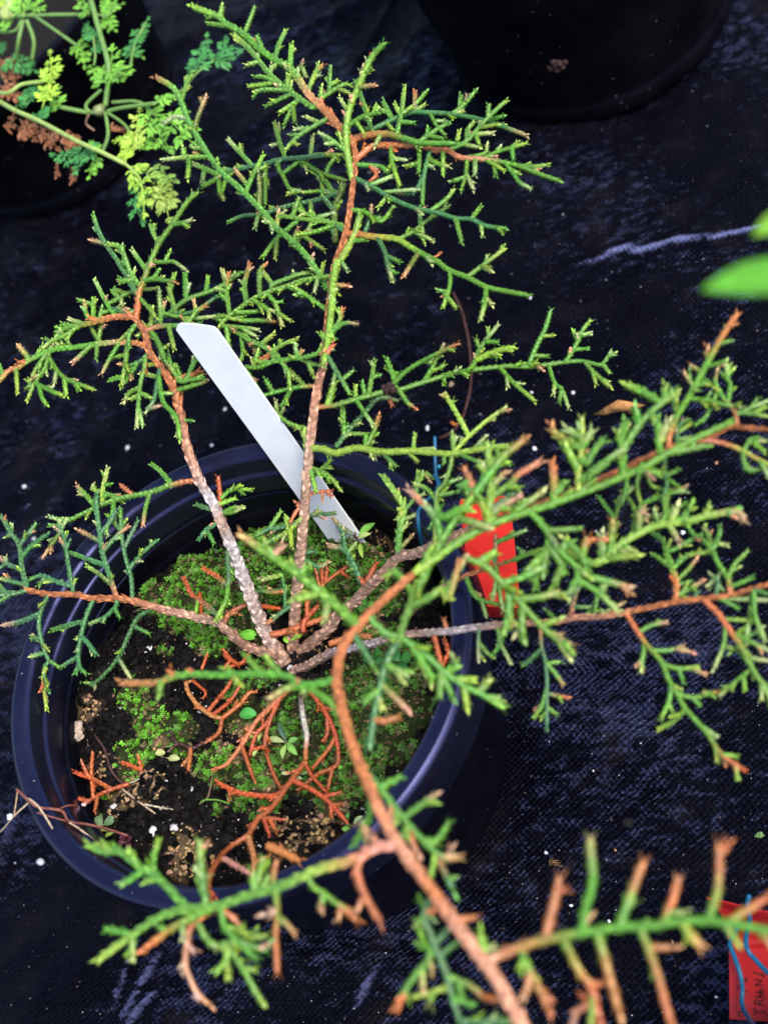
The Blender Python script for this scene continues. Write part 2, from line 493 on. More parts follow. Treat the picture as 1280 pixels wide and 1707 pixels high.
def back_pot(label, pts, flare, h, squash=1.0):
    cx, cy, r = circle_from(pts)
    t = thing('plant_pot', label, 'plant pot', (cx, cy, 0))
    mb = MB()
    R = r * flare
    lathe(mb, rounded([(0, .004), (r * .9, .004), (r * .955, .002), (r, .004), (r * 1.004, .014), (r * .985, .018), (R, h - .022), (R * 1.03, h - .021), (R * 1.045, h - .002),
          (R * 1.03, h), (R * .985, h - .001), (R * .97, h - .03), (r * .9, .02), (0, .02)], .002), cx, cy, wob=.006)
    mb.build('pot_wall', M_POT2, t)
    mb = MB()
    vs = [(cx, cy, h - .028)]; 
    for k in range(64):
        a = k / 64 * 2 * math.pi; vs.append((cx + R * .965 * math.cos(a), cy + R * .965 * math.sin(a), h - .03 + random.uniform(-.002, .002)))
    mb.add(vs, [(0, 1 + k, 1 + (k + 1) % 64) for k in range(64)], (.012, .010, .008))
    mb.build('soil', M_GRAIN, t)
    return cx, cy, r, R
# ------------------------------------------------------------------ juniper tracing
PAL = {  # shoot and bark colours; G is green darkened for shoots in shade
    'g': (.12, .30, .030), 'y': (.30, .475, .055), 'G': (.068, .195, .060), 'o': (.50, .165, .055), 'p': (.58, .31, .16),
    'w': (.66, .58, .56), 'b': (.42, .22, .14), 's': (.68, .31, .18), 'd': (.46, .105, .028), 'k': (.06, .022, .018),
    'm': (.56, .33, .22), 't': (.42, .33, .20), 'v': (.13, .19, .03), 'l': (.42, .52, .17),
}
def mixcol(codes, t):
    x = t * (len(codes) - 1); i = min(int(x), len(codes) - 2) if len(codes) > 1 else 0
    a = np.array(PAL[codes[i]]); b = np.array(PAL[codes[min(i + 1, len(codes) - 1)]])
    return a + (b - a) * (x - i)

class Plant:
    def __init__(s, name, label, cat, loc, base='g', width=9.0, budp=.27, seed=1):
        s.o = thing(name, label, cat, loc); s.segs = []; s.v = (0, 0, 1.0)
        s.cur = s.o; s.base = base; s.width = width; s.budp = budp; s.r = random.Random(seed); s.slope = 0.0; s.dim = 0
    def view(s, x, y, k): s.v = (x, y, k)
    def px(s, tok):
        q = [float(c) for c in tok.split(',')]
        return s.v[0] + q[0] / s.v[2], s.v[1] + q[1] / s.v[2], (q[2] / 100 if len(q) > 2 else None)
    def parse(s, txt, default):
        codes, wd, pts = None, None, []
        for tok in txt.split():
            if ',' in tok: pts.append(s.px(tok))
            elif tok[0].isdigit(): wd = [float(c) for c in tok.split('-')]
            else: codes = tok
        return codes, wd, pts
    def nearest(s, x, y):
        best = (1e9, None)
        for (a, b) in s.segs:
            dx, dy = b[0] - a[0], b[1] - a[1]
            L = dx * dx + dy * dy + 1e-9
            t = min(1, max(0, ((x - a[0]) * dx + (y - a[1]) * dy) / L))
            d = math.hypot(x - a[0] - t * dx, y - a[1] - t * dy)
            if d < best[0]: best = (d, (a[0] + t * dx, a[1] + t * dy, a[2] + t * (b[2] - a[2])))
        return best
    def register(s, P):
        for a, b in zip(P[:-1], P[1:]): s.segs.append((a, b))
    def rows(s, P, codes, w0, w1):
        out = []
        L = [0]
        for a, b in zip(P[:-1], P[1:]): L.append(L[-1] + math.hypot(b[0] - a[0], b[1] - a[1]))
        for p, l in zip(P, L):
            t = l / max(L[-1], 1e-6)
            q = at(*p)
            r = (w0 + (w1 - w0) * t) * .5 * depth(q) / FPX
            out.append([q.x, q.y, q.z, r, *mixcol(codes, t)])
        return out
    def zfill(s, P, slope):
        """heights along a traced path: given ones interpolated, others from the nearest shoot and a slope (cm per 100 px)"""
        zs = [p[2] for p in P]
        if zs[0] is None:
            d, q = s.nearest(P[0][0], P[0][1])
            if q is None: raise ValueError('no start height')
            z0 = q[2]
            if d < 14: P[0] = (q[0] * .9 + P[0][0] * .1, q[1] * .9 + P[0][1] * .1, None); zs[0] = z0
            elif d < 60: P.insert(0, (q[0], q[1], None)); zs.insert(0, z0)
            else: zs[0] = z0
        L = [0]
        for a, b in zip(P[:-1], P[1:]): L.append(L[-1] + math.hypot(b[0] - a[0], b[1] - a[1]))
        known = [i for i, z in enumerate(zs) if z is not None]
        for i in range(len(zs)):
            if zs[i] is None:
                nx = [k for k in known if k > i]; pv = [k for k in known if k < i][-1]
                if nx: zs[i] = zs[pv] + (zs[nx[0]] - zs[pv]) * (L[i] - L[pv]) / max(1e-6, L[nx[0]] - L[pv])
                else: zs[i] = zs[pv] + slope / 100 * (L[i] - L[pv]) / 100
        return [(p[0], p[1], max(z, .004)) for p, z in zip(P, zs)]
    def stem(s, txt, scaly=.35, name='stem', sides=9, rough=.10, label=None, under=.62):
        codes, wd, P = s.parse(txt, 'o')
        w0, w1 = (wd + wd)[:2]
        w0 *= .70; w1 *= .80
        P = s.zfill(P, 0); s.register(P)
        rows = s.rows(P, codes, w0, w1)
        mb = MB()
        rw = []
        for r in rows: rw.append(r)
        C, T, U, W = tube(mb, rw, sides, .0011, rough, colvar=.35, under=under)
        scales(mb, C, T, U, W, .0019, 1.14, .55 + scaly * .7, 1.9, .70, .45)
        scales(mb, C, T, U, W, .0027, 1.10, .35 + scaly * .8, 1.8, .55, .5)
        scales(mb, C, T, U, W, .0045, 1.4, scaly * .5, 1.0, .35, .35)
        s.cur = mb.build(name, M_BARK, s.o, smooth=False)
        if label: s.cur['label'] = label
        return s.cur
    def at_stem(s, o): s.cur = o
    def sprig(s, txt, dz=None, name='sprig', base=None, mat=None, label=None):
        """one shoot with its side shoots; paths parted by ;"""
        base = base or s.base
        groups, lines = [], []
        for part in txt.split(';'):
            part = part.strip()
            if not part: continue
            codes, wd, P = s.parse(part, base)
            if len(P) < 2: continue
            if wd is None: wd = [s.width, s.width * .86]
            w0, w1 = (wd + [wd[0] * .86])[:2]
            jit = 3.0 if s.width < 12 else 0
            sl = (dz if dz is not None else s.slope) + s.r.uniform(-.55, .45)
            P = s.zfill([tuple(p) for p in P], sl)
            ln = sum(math.hypot(b[0] - a[0], b[1] - a[1]) for a, b in zip(P[:-1], P[1:]))
            auto = codes is None or len(codes) == 1
            one = codes or base
            if auto and one in 'gGyv':
                mid = one
                tip = s.r.choice({'g': 'yylylgylg', 'G': 'ggglGgp', 'y': 'yllyly', 'v': 'ylp'}[one])
                codes = mid * max(3, int(ln / 4.5)) + (tip if s.r.random() < .9 else mid)
            elif auto: codes = one
            elif s.width < 12 and codes[-1] in 'op' and codes[0] in 'gGyv':
                codes = codes[0] * max(2, int(ln / 8)) + codes[1:]
            own = None                    # the shoot this one forks from, or a shoot of its own
            for Q_, cid in lines:
                for q_ in Q_:
                    d_ = math.hypot(P[0][0] - q_[0], P[0][1] - q_[1])
                    if d_ < 13 and (own is None or d_ < own[0]): own = (d_, cid)
            cid = own[1] if own else len(groups)
            if not own: groups.append([])
            made = groups[cid]
            lines.append((catmull([list(z_) + [0] * 4 for z_ in P], 4), cid))
            s.register(P)
            bp = s.budp if (codes[0] in 'gGyv' and ln > 26) else (s.budp * .5 if codes[0] in 'do' and ln > 40 else 0)
            made.append((P, codes, w0, w1))
            if bp:
                side = s.r.choice((-1, 1)); pos = 12 + s.r.random() * 8
                while pos < ln - 9:
                    if s.r.random() < bp:
                        acc = 0
                        for a, b in zip(P[:-1], P[1:]):
                            L = math.hypot(b[0] - a[0], b[1] - a[1])
                            if acc + L >= pos:
                                t = (pos - acc) / L; ang = math.atan2(b[1] - a[1], b[0] - a[0]) + side * s.r.uniform(.4, .7)
                                ll = s.r.uniform(7, 13) * s.width / 9
                                c = (a[0] + t * (b[0] - a[0]), a[1] + t * (b[1] - a[1]), a[2] + t * (b[2] - a[2]))
                                e = (c[0] + math.cos(ang) * ll, c[1] + math.sin(ang) * ll, c[2] + s.r.uniform(-.003, .003))
                                k0 = codes[min(len(codes) - 1, int(pos / ln * len(codes)))]
                                made.append(([c, e], k0 + k0 + (s.r.choice('ylyyp') if k0 in 'gGyv' else k0), w0 * .88, w0 * .8))
                                break
                            acc += L
                    side = -side; pos += s.r.uniform(9, 16)
        for made in groups:
            mb = MB()
            for P, codes, w0, w1 in made:
                k = s.r.uniform(.9, 1.1); kw = .93 if s.width < 12 else .92
                if codes[0] in 'dk': kw *= .9
                rows = s.rows(P, codes, w0 * kw * k, w1 * kw * k)
                tint = np.array([s.r.uniform(.85, 1.2), s.r.uniform(.88, 1.12), s.r.uniform(.8, 1.2)])
                for r in rows: r[4:7] = list(np.array(r[4:7]) * tint)
                green = codes[0] in 'gGyv' or codes[-1] in 'gGyvl'
                C, T, U, W = tube(mb, rows, 6, .0009, .05, colvar=.15, under=.78 if green else .85)
                pitch = .00125 * max(.85, w0 / 9)
                if C[:, 3].max() > .003: pitch *= .8
                scales(mb, C, T, U, W, pitch, 1.40 if codes[0] not in 'dbm' else 1.6, .97, 1.65, .80, .26, np.array((.03, .04, .025)) if green else .0)
            o = mb.build(name, mat or M_LEAF, s.cur)
            if label: o['label'] = label
        return o
# ------------------------------------------------------------------ the juniper in the pot
J = Plant('juniper_plant', 'young juniper with green scaly shoots and rusty stems sprawling out of the mossy black pot', 'juniper', tuple(at(480, 1105, .108)))
# --- B: the middle stem
J.view(0, 0, 1)
B = J.stem('bmmmmmmssoooooo 29-12 487,1085,10.8 495,990,12.6 505,880,14.8 515,760,16.6 527,660,17.8 540,600,18.3 546,540,18.6 557,450,19.2 570,410,19.6 579,375,19.9 587,319,20.4 592,270,20.8 589,240,21', .3, label='tall middle stem, brown below and rust red above')
J.slope = .1
J.view(240, 0, 2.6667)
J.sprig('oooosggggggyy 14-9 930,645 890,590 800,490 740,430 680,345 640,300 590,270 520,225 440,150 370,110 330,75 215,30; 345,75 348,30; 380,120 290,105; 450,150 490,40; 540,215 505,165; 590,250 600,200 630,135; 660,300 655,200; 600,270 560,320; 680,350 625,290; 650,330 630,370; 740,400 760,330 g; gggoo 740,390 760,330 795,290; 790,460 790,390; 800,440 880,380 915,378; 815,400 830,290; 820,380 860,360; 870,410 915,415; 700,300 720,340')
J.sprig('11 770,485 740,470 640,400 560,330 470,220 400,155; 500,285 455,290; 600,390 540,345 495,340; 580,385 465,385; 620,420 520,400 490,425; 650,430 545,470; 690,450 605,500; 660,460 670,540; 665,470 625,550; 660,390 655,375; 640,400 640,340; 560,330 570,290')
J.sprig('800,545 740,570 680,610 630,665; 780,545 720,520; 740,575 670,575; 690,600 655,600')
J.sprig('yyyyyg 13-11 905,800 900,640 910,500 960,370 1010,260 1065,195; g 905,500 870,435; 920,560 970,520 1045,500; 895,650 865,600; 890,680 830,620 775,590; 850,635 805,640; gpp 960,390 1020,378; yp 975,330 975,305; ddd 1000,275 1012,238; 985,330 1000,310; 880,690 870,600', dz=.8)
J.slope = -.3
J.sprig('G 800,690,18 700,700 600,710 550,725 450,745 330,770; 340,860 365,800 400,760; 480,725 430,680 375,620; 430,690 430,650; 630,700 600,620 580,545; 600,640 575,645; 540,725 540,850 540,910; 610,770 660,740 700,720 790,770 890,800; y 700,715 760,692 880,690; 740,690 750,610; 640,620 680,640; 610,600 600,560; 820,740 850,700')
J.sprig('G 890,850,17.4 760,890 640,915 530,950 440,960 380,985; 510,950 495,1010; 625,790 650,840 700,850; 635,860 690,850; 700,960 590,1060 530,1140; 590,1060 585,1140; 830,990 680,970 600,960; 830,1000 740,960 670,920; 780,940 830,950; g 870,845 790,850 720,855; 740,890 740,1000 690,1060; 850,1010 760,1030 690,1040; 720,1060 800,1110; 700,840 640,860 ; 800,900 790,780; 660,960 690,880; 850,870 800,800 700,730')
J.sprig('vvv 12 850,1075,18.6 850,930 890,820; G 860,1060 820,980; G 855,1000 900,1040; G 850,940 800,880')
J.sprig('ggggyyyoo 12-10 812,1275 810,1270,18.6 740,1160 680,1090 600,1020 y 520,930 430,840 350,770 290,690 240,610 200,540 170,460 130,390 55,345; 170,450 185,390 215,325; vvp 240,570 240,520 275,435; ll 190,530 140,520 90,545; 270,690 225,640; gyl 290,700 180,700 90,710; 200,740 195,790; 180,700 175,660; 330,780 270,750 220,730; 330,790 260,830; 260,775 260,800; 460,850 490,770 530,690; gpp 450,820 410,760; 500,760 545,740; vvv 520,910 515,850 510,775; yop 600,1000 600,930; 610,980 625,940; gpp 690,1110 670,1060 685,1015; 560,980 570,1020'.replace(' y 520', ' 520'), dz=.2)
J.view(560, 0, 3.2)
J.slope = 0
J.sprig('oooggggg 14-9 100,740 150,725 270,715 370,740 440,760 540,765 640,765; 330,690 350,600 365,465; 345,620 315,560; 345,610 405,570; 360,655 415,655; 440,760 540,690 595,660; 490,740 490,690; 500,735 570,740; 550,690 580,720; 200,760 190,690 160,690; 240,740 210,770')
J.sprig('G 200,690 300,640 400,600 470,600 620,610 780,640 900,680 1010,720; 290,620 250,540; 300,600 215,575; Goo 420,590 420,490; 440,560 480,490; 410,600 470,560; 620,600 670,570 740,490; 660,580 665,510; 620,600 680,590; 500,610 540,680; 540,640 575,645; 270,660 310,700; 190,690 150,560 105,430; 120,670 150,710; 190,590 215,570', dz=-.4)
R2 = J.sprig('oooooosgggg 14-9 125,850 130,830 200,780 300,775 440,775 520,800 600,805 660,840 780,850 880,865 970,885 1060,920 1190,965; 600,800 700,750 770,670 860,580 905,540; 810,630 815,560; 800,650 885,620; 770,690 855,665; 730,720 835,710; 640,780 655,705; 690,740 700,690; 670,775 755,785; 720,690 735,650; 745,735 765,775; 780,850 860,810 930,790 1010,765; 860,805 870,790; 940,800 945,850; 700,830 790,820 805,780; 900,880 940,920 980,975 1030,1000; 930,910 975,925; 960,880 1040,890 1125,880; 840,870 850,930; 740,870 740,930; 700,850 690,940 670,1005; 685,945 620,965; 690,920 730,1005; 800,880 890,905')
J.sprig('440,785 445,850 440,920; 440,870 370,888; G 500,810 470,930 460,1090; 570,815 570,930; 500,850 560,880 600,885; 295,785 300,870 340,990; 300,845 380,855; G 490,930 430,1010 390,1030 340,1030; 130,880 240,890 270,920 310,890; 480,880 520,890', dz=-.7)
J.sprig('G 120,950 200,1000 300,1060 420,1110 540,1135 640,1165 720,1170 800,1205 905,1220; 500,1130 580,1070 630,1010; 720,1160 770,1105; 635,1170 670,1290; 770,1195 780,1250; 180,990 300,940; 250,1020 440,1010; oo 180,880 215,930 180,970; 260,1070 230,1100; 150,1130 240,1180 300,1110', dz=-.5)
J.sprig('ooyyggggggg 12-8 60,1255 110,1250 210,1265 320,1275 400,1320 460,1355 540,1395 600,1440 700,1480 800,1530 896,1552 1024,1575; 330,1275 420,1230 480,1180 600,1100; 450,1200 445,1120; 420,1250 510,1280; 460,1210 465,1250; G 220,1275 260,1340 275,1410 300,1490; G 270,1365 335,1395; G 280,1440 310,1450; G 150,1245 180,1170 190,1105; G 175,1170 235,1155; v 440,1350 400,1410 360,1475; oo 6 520,1375 550,1355; 700,1475 790,1410 895,1330; 800,1400 805,1365; 780,1430 830,1445; 610,1440 605,1530 570,1640; 615,1590 640,1640; 600,1560 550,1550; 800,1530 795,1610 770,1705; 800,1590 830,1620', dz=.1)
J.sprig('yyyyg 13 -10,1480 20,1400 60,1330 100,1250 130,1140; g 90,1290 150,1280; g 40,1400 60,1440'.replace('-10', '0'), dz=.8)
# --- sprigs lower on the middle stem
J.view(280, 400, 3.2)
J.slope = 0
J.sprig('yyyyyy 13 900,110 880,240 870,400 850,560 830,660; gyo 870,510 910,440 930,375; gp 880,500 940,445 1000,445; 850,540 815,500; gpp 890,240 955,245; 880,290 900,260; 870,360 890,330; 850,600 880,580; oo 860,620 880,560', dz=0)
J.sprig('850,385 840,370 760,310 670,250; 760,310 780,340; 720,280 690,290')
J.sprig('850,190 740,210 650,240 560,270 480,300 400,350 310,420 270,470; ggo 320,390 315,270 325,175; 310,280 265,260; 300,330 280,290; ggo 410,320 410,240 437,125; 400,240 390,220; ggo 490,290 490,170 525,130; 550,260 550,230 515,180; 560,240 680,190 755,175; 680,200 670,180; 530,290 570,330 605,330; 570,330 590,390 610,460; 590,390 650,430; 460,330 530,370 540,420; 530,370 575,385; 370,400 430,385 490,380; 330,430 400,430; 300,470 420,470 485,480; ggo 400,440 500,430 575,435; 390,500 470,515; 310,480 330,600; 740,210 700,230; 640,250 700,280; 820,190 830,120; 800,200 780,280; 360,440 400,405', dz=-.7)
J.sprig('840,620 820,600 740,625 650,635 560,650 oo 470,650; 560,600 610,560 680,530; 600,570 600,540; ggo 680,600 715,595; 690,630 680,560; 700,650 770,660 800,665; 740,670 775,720; 800,600 820,570; ggg 600,640 560,600 490,560 440,540 380,500 330,480; 500,550 560,505; 390,510 400,600 385,650; 430,540 490,605; 550,680 480,680 410,680; 410,680 460,760 510,840; 600,650 640,700 650,780; oo 10 560,605 470,655; 540,600 520,650; 450,620 480,600; 460,700 450,640'.replace(' oo 470', ' 470'), dz=-1.3)
J.sprig('oggg 785,778 770,780 700,785 600,805 510,830; 660,790 610,880; 560,810 520,745; 730,770 640,690')
J.sprig('750,1020 740,1010 650,980 590,930 575,860; 600,930 620,900')
Q = J.sprig('oggggggggggg 11-9 825,900 860,885 900,880 1000,850 1100,825 1150,810 1240,797 1400,748 1540,707 1790,675 1936,676 2112,652; 2112,652 2205,647 2288,665 2320,656 g 2365,595'.replace(' g 2365', ' 2365') +
  '; 2220,665 2270,707 2355,782; 1920,640 1970,555 2010,475 2040,375; 2005,520 2045,510; 1950,620 2020,620; 2120,650 2175,560 2205,490 2250,430; 2180,540 2160,485; 2200,510 2245,500; 2175,595 2225,580; 2030,675 2060,760 2100,800 2135,895; 2065,760 2055,820; 2100,800 2085,870; 2250,710 2280,765; 2305,750 2340,770; 2320,685 2355,710', dz=-.05)
J.view(560, 480, 3.2)
J.sprig('170,560 190,480 205,395; 200,480 230,465; 100,580 105,520; 150,560 140,500; 310,490 290,430 270,380; 300,460 330,455; gggooo 270,520 380,440 520,360 645,300; 460,480 510,430 535,380; 500,440 550,430; 560,450 575,410; 575,460 575,505; 580,460 620,465; 720,400 770,320 865,195; 770,330 745,270; 800,290 865,290; 810,260 810,215; y 13 760,390 850,340 950,315; 840,370 860,375; 870,415 940,500 1055,600; 910,470 915,520; 950,510 985,510', dz=.3)
J.sprig('G 0,850,16.8 60,770 150,670 230,590 330,600; 30,780 40,650; 60,780 160,780; 110,610 150,660 190,720; gy 160,850 190,790 215,720; goo 205,740 228,685; 180,840 200,820; ggo 340,560 380,610 420,640; oo 285,590 300,630; 0,700 30,620; 10,760 60,740', dz=-.5)
Sg = J.sprig('yyyyyyyy 12-10 -70,860 0,880 110,855 250,875 400,870 520,880 620,885 740,865 850,850 920,845; y 620,885 700,800 800,710 900,640; yyp 700,780 650,680 600,600 570,570; 612,620 625,605; 660,720 680,720; goo 150,850 200,770 225,690; 180,870 190,895; 410,860 420,790; 400,860 520,855; 380,880 435,925; G 240,890 320,950; 620,870 620,775; 730,840 790,800; 740,870 790,830; 650,890 740,920 780,930; 580,890 575,940; 850,850 870,890 920,935; 780,930 850,930', dz=.2)
J.sprig('620,890 610,950 580,1040 540,1090 530,1200 525,1330; 545,1070 600,1040 650,1020; 565,1110 630,1090; 530,1130 480,1070 430,1050; 530,1230 500,1280; 560,1090 590,1060 ', dz=-.6)
J.view(280, 760, 3.2)
J.sprig('yyyy 740,320 640,400 560,450; y 630,330 640,380; y 690,300 700,350; y 660,400 660,480; G 600,420 500,480', dz=.2)
J.sprig('G 690,360 610,380 540,390 460,430; 540,390 605,295; 480,420 490,400; G 760,325 850,310 890,305; 820,315 800,290')
J.sprig('oo 7 745,215 770,200 830,190 870,185; oo 6 825,195 825,232; oo 850,190 868,210; oo 8 720,260 690,290 655,350; oo 710,280 690,255')
J.sprig('780,60 850,100 915,175; 780,140 830,60 870,20; 820,80 890,140; 760,60 790,190', dz=-.4)
J.sprig('G 640,780 600,840 560,875 550,880; G 615,800 620,700 610,640; opp 560,880 530,890; G 490,725 600,725; y 620,600 500,660; G 720,540 800,590 850,570; G 700,520 780,510', dz=-.2)
J.view(280, 400, 3.2)
J.sprig('yy 16 745,1180 740,1070 720,1020; yy 14 850,880 885,770; g 860,870 870,790', dz=1.0)
J.sprig('G 870,630 910,720 970,820; 940,740 985,700; 900,700 880,760', dz=-.8)
# --- A: the stem leaning left behind the label
J.view(0, 0, 1)
A = J.stem('mmwmwwmwmssooooo 34-13 478,1108,10.7 467,1091,11 446,1060,11.7 424,1010,12.7 405,960,13.6 386,910,14.5 371,876,15 355,838,15.6 336,807,16 317,760,16.6 308,727,17 300,687,17.5 291,652,18 281,631,18.2 266,609,18.6 250,587,19 242,556,19.4 228,534,19.8 219,527,20', .45, label='left leaning stem with pale peeling bark below and orange bark above')
J.view(0, 340, 3.2)
J.slope = -.1
J.sprig('oogggggg 13-10 725,615 735,560 745,470 760,430 800,320 850,210 920,110 1000,-10 1055,-60; 850,210 825,170 800,105; 920,110 980,100 1020,85; 830,320 880,310 930,310 990,350; 880,300 905,260; 770,350 745,300 710,250; 770,410 820,395 850,350; ggo 800,400 900,410 940,420; 740,440 700,370 670,290 640,230 585,215; 650,260 655,220; 720,400 650,415; 690,340 650,300; 700,390 720,350; G 725,490 700,420 650,340 620,290 570,220 530,150 500,60; G 560,215 495,195; G 730,480 690,420 640,400', dz=.4)
J.sprig('oooogggg 12-9 705,600 660,600 600,605 500,630 420,650 340,670 300,690; 500,630 500,510; 620,600 560,510 510,410; ggp 480,620 460,580 455,530; 450,640 370,615; 350,680 310,660; G 600,560 680,580 730,570; 520,540 430,515; 560,540 610,520; 340,690 300,740 240,720; 430,660 350,700 280,730 230,770; 400,660 330,640; 380,670 360,720; 320,690 330,740; 530,620 545,560')
J.sprig('oosggggggooy 11-10 795,775 740,745 680,740 600,740 500,750 400,765 300,775 230,800 150,840 100,870 50,890 0,940 -40,960; 540,730 500,680 470,600; 530,720 545,640; ggp 490,770 440,800 395,840; 520,760 515,820; ggp 640,750 590,820 545,905; ggp 150,810 100,755; 180,790 230,760; 90,880 95,1000; 20,920 0,860; 260,800 200,870 170,930; 270,800 240,880 190,950 150,1040; 280,820 300,880 350,930 420,960 500,990; 340,930 355,1020; 300,890 290,960; 220,970 280,1000 335,1020; 205,980 225,1030 250,1070; 190,960 135,985; 170,960 150,940; 400,950 415,985; 380,740 340,700 325,680; 330,760 290,730; 250,790 280,760; 210,830 210,880')
J.sprig('oogggg 10 785,670 840,655 900,650 950,650 1000,650 1060,640; ggp 850,640 865,580 880,525; 800,650 815,555; 900,660 915,710 930,770; ggp 990,630 1040,580 1035,520; ggo 1040,575 1095,545; goo 1000,640 970,605; 960,650 980,700')
J.sprig('G 820,640,16.5 870,600 1030,575 1150,500; 600,500 700,470 830,450; 640,480 650,540; 850,600 850,470; 890,580 1000,510 1150,455 1280,370; 985,500 990,370; 1100,470 1110,390; 940,580 900,440; 925,460 930,380; 1200,410 1190,360; 960,490 1010,435; 1150,600 1280,600; 760,500 800,560 830,600; 610,460 680,480; 530,580 640,560 700,570; 850,580 1000,610 1150,600; 780,640 740,700', dz=-.5)
J.sprig('gg 11 775,660 830,710 870,800 880,830; 840,720 800,700; 790,680 760,640; 860,780 890,760')
J.sprig('oo 9 925,960 960,930 1010,915 1080,900; gggg 950,950 990,940 1030,860 1050,830; gg 960,970 920,880 900,800; gpp 920,880 880,825; ggp 960,990 1060,960 1105,940; 990,940 1080,930; g 970,960 950,880; oo 8 955,1110 965,1060 970,1000; 940,920 900,860')
J.sprig('G 790,790 760,830 700,860 640,855; 740,850 690,920 650,970; 680,770 670,860 650,960; 690,890 680,880; 650,920 590,940; 770,800 770,880 750,960 740,1060 730,1190; 750,980 690,1010 665,1055; 735,1080 760,1170; 770,1010 810,1035; 720,640 690,700 690,760; 670,650 640,730; 650,800 610,820; oo 780,850 775,890; 740,1020 700,1040', dz=-.9)
J.sprig('G 840,880 840,960 820,1050 780,1110; Gp 800,1100 860,1075; 850,920 870,1050 940,1140 960,1250; 820,920 760,905; 870,1010 920,1010; 890,1140 940,1160; 960,1155 1015,1155; 830,860 790,860', dz=-.7)
J.view(0, 760, 3.2)
J.sprig('oogggggg 10 1060,128 1050,130 980,140 900,160 800,195 700,215 600,240 530,265; 920,150 860,85 810,45; ggp 800,190 775,290 765,370; oo 710,200 650,160; 640,230 560,200 500,180; 530,265 440,310 350,350 310,340; 340,345 265,325; 610,245 600,310 570,390 575,420; ggp 500,250 450,200 410,160; y 545,250 550,180 575,70; 560,160 590,150; 555,110 555,95; 500,200 500,160; 545,220 600,210 650,240; 330,350 300,390; 880,165 900,140')
J.view(280, 760, 3.2)
J.sprig('dd 11 262,290 280,240 268,110; g 275,235 340,180 440,180; y 270,260 360,225; 300,310 340,280 390,275; 310,320 350,300 390,280; G 300,305 230,285 150,260; go 270,360 250,360; G 270,360 210,390 170,440; G 215,400 245,465; 380,180 400,200; 330,190 350,170', dz=.3)
J.sprig('G 330,480 320,520 325,640 320,700; Gdd 320,700 270,650 190,600; 320,700 310,770 260,870; Gdd 240,840 210,800 130,740 90,660; 150,780 150,840; Goo 500,720,12.5 560,728 600,725', dz=-.3)
# --- E: low stem to the left
J.view(0, 760, 3.2)
E_ = J.stem('bbbmmsooooo 24-10 1505,1070,11 1325,1020,12 1235,950,12.8 1160,890,13.4 1050,860,13.8 880,820,14.4 800,800,14.7 700,770,15.1 620,760,15.4 500,760,15.8 400,740,16.1 250,735,16.5 150,715,16.7', .5, label='low stem reaching over the left side of the rim')
J.slope = .15; J.base = 'G'
J.sprig('135,710 120,600 105,480 60,410 20,340 0,320; 105,480 150,420 195,360; 120,545 170,480 250,420; 100,610 50,580 0,540; 60,420 40,430; Goo 25,370 25,330; 130,690 60,670 0,655; 20,590 0,600')
J.sprig('150,718 80,735 0,745; 60,740 0,775; 40,730 0,690; 90,735 -30,720')
J.sprig('395,738 370,600 350,480 330,400 320,350; 370,700 300,670 220,640 150,665; 240,650 210,690; 375,490 370,460; vvp 330,400 280,470 235,535; 320,380 265,370; 340,390 350,350')
J.sprig('oGGGGGG 10 625,750 590,650 550,520 530,380 515,260 520,210; 530,460 420,395; 555,590 470,550 360,510; v 600,690 530,630 470,590; 565,510 620,430 680,380; 550,410 590,350 620,290')
J.sprig('710,765 700,650 670,540 650,420 645,280; 640,400 580,320; 680,490 700,420 735,350; 700,600 760,520 840,450')
J.sprig('262,740 220,830 210,920 240,1040 260,1090 240,1130 240,1190 260,1250; 215,840 120,880 15,905; 215,970 180,975; 240,1050 170,1070; 260,1090 310,1120; y 250,1170 230,1180; yoy 242,1120 235,1200 250,1350; 215,1000 180,960', dz=-.9)
J.sprig('502,775 460,860 430,980 420,1070 430,1130 460,1160; 440,880 360,905 280,930; 420,1070 370,1100 330,1125; 460,970 480,1010 510,1055; 430,1110 405,1160', dz=-.9)
J.sprig('825,815 740,860 690,950 650,1040 600,1120 520,1200 450,1240 400,1245; 640,1080 700,1190; 720,910 800,950; 510,1220 520,1280; 450,1240 430,1200; 440,1240 480,1270; y 420,1240 400,1210', dz=-1.0)
J.sprig('620,770 620,800 560,860 480,895; 600,800 640,860', dz=-.8)
J.base = 'g'
# --- C: stem to the upper right
J.view(560, 780, 3.2)
Cc = J.stem('bmmbmmsooodooooo 27-10 -190,980,10.8 -40,860,11.7 0,800,12.2 70,740,12.8 160,650,13.6 250,560,14.4 330,480,15.1 440,450,15.7 540,400,16.3 650,360,16.9 760,310,17.4 860,280,17.8 960,250,18.2 1094,192,18.6 1325,102,19 1622,-38,19.5 1763,-99,19.8 1942,-147,20.1 2022,-182,20.2 2102,-217,20.4 2304,-205,20.6', .4, label='rust brown stem running to the right above the red tag')
J.view(880, 440, 3.2)
J.slope = 0
J.sprig('ooggggggooo 12-11 745,960 750,930 790,820 850,720 900,630 960,520 1020,410 1070,330 1115,265; ggo 930,580 860,540; ggp 870,650 830,580; 870,620 860,580; vvo 12 960,520 955,450; 1020,430 1080,410; 960,560 1030,525; 780,800 770,720; y 790,790 790,690; 1040,390 1050,340; 880,660 920,640', dz=.5)
J.sprig('10 860,720 880,720 960,730 1040,750 1135,765; 950,720 960,705')
J.sprig('oogggg 10 1118,865 1100,790 1050,730 1000,670 940,610; ggp 1050,720 1000,640 1005,580; 1070,740 1075,640 1030,590; 1070,620 1055,530; 1075,590 1085,570; 1000,690 950,810 900,850; 1120,800 1180,770 1220,720; 1150,790 1280,730; 1130,800 1200,800 1280,815; 1200,790 1250,770; 970,650 940,640')
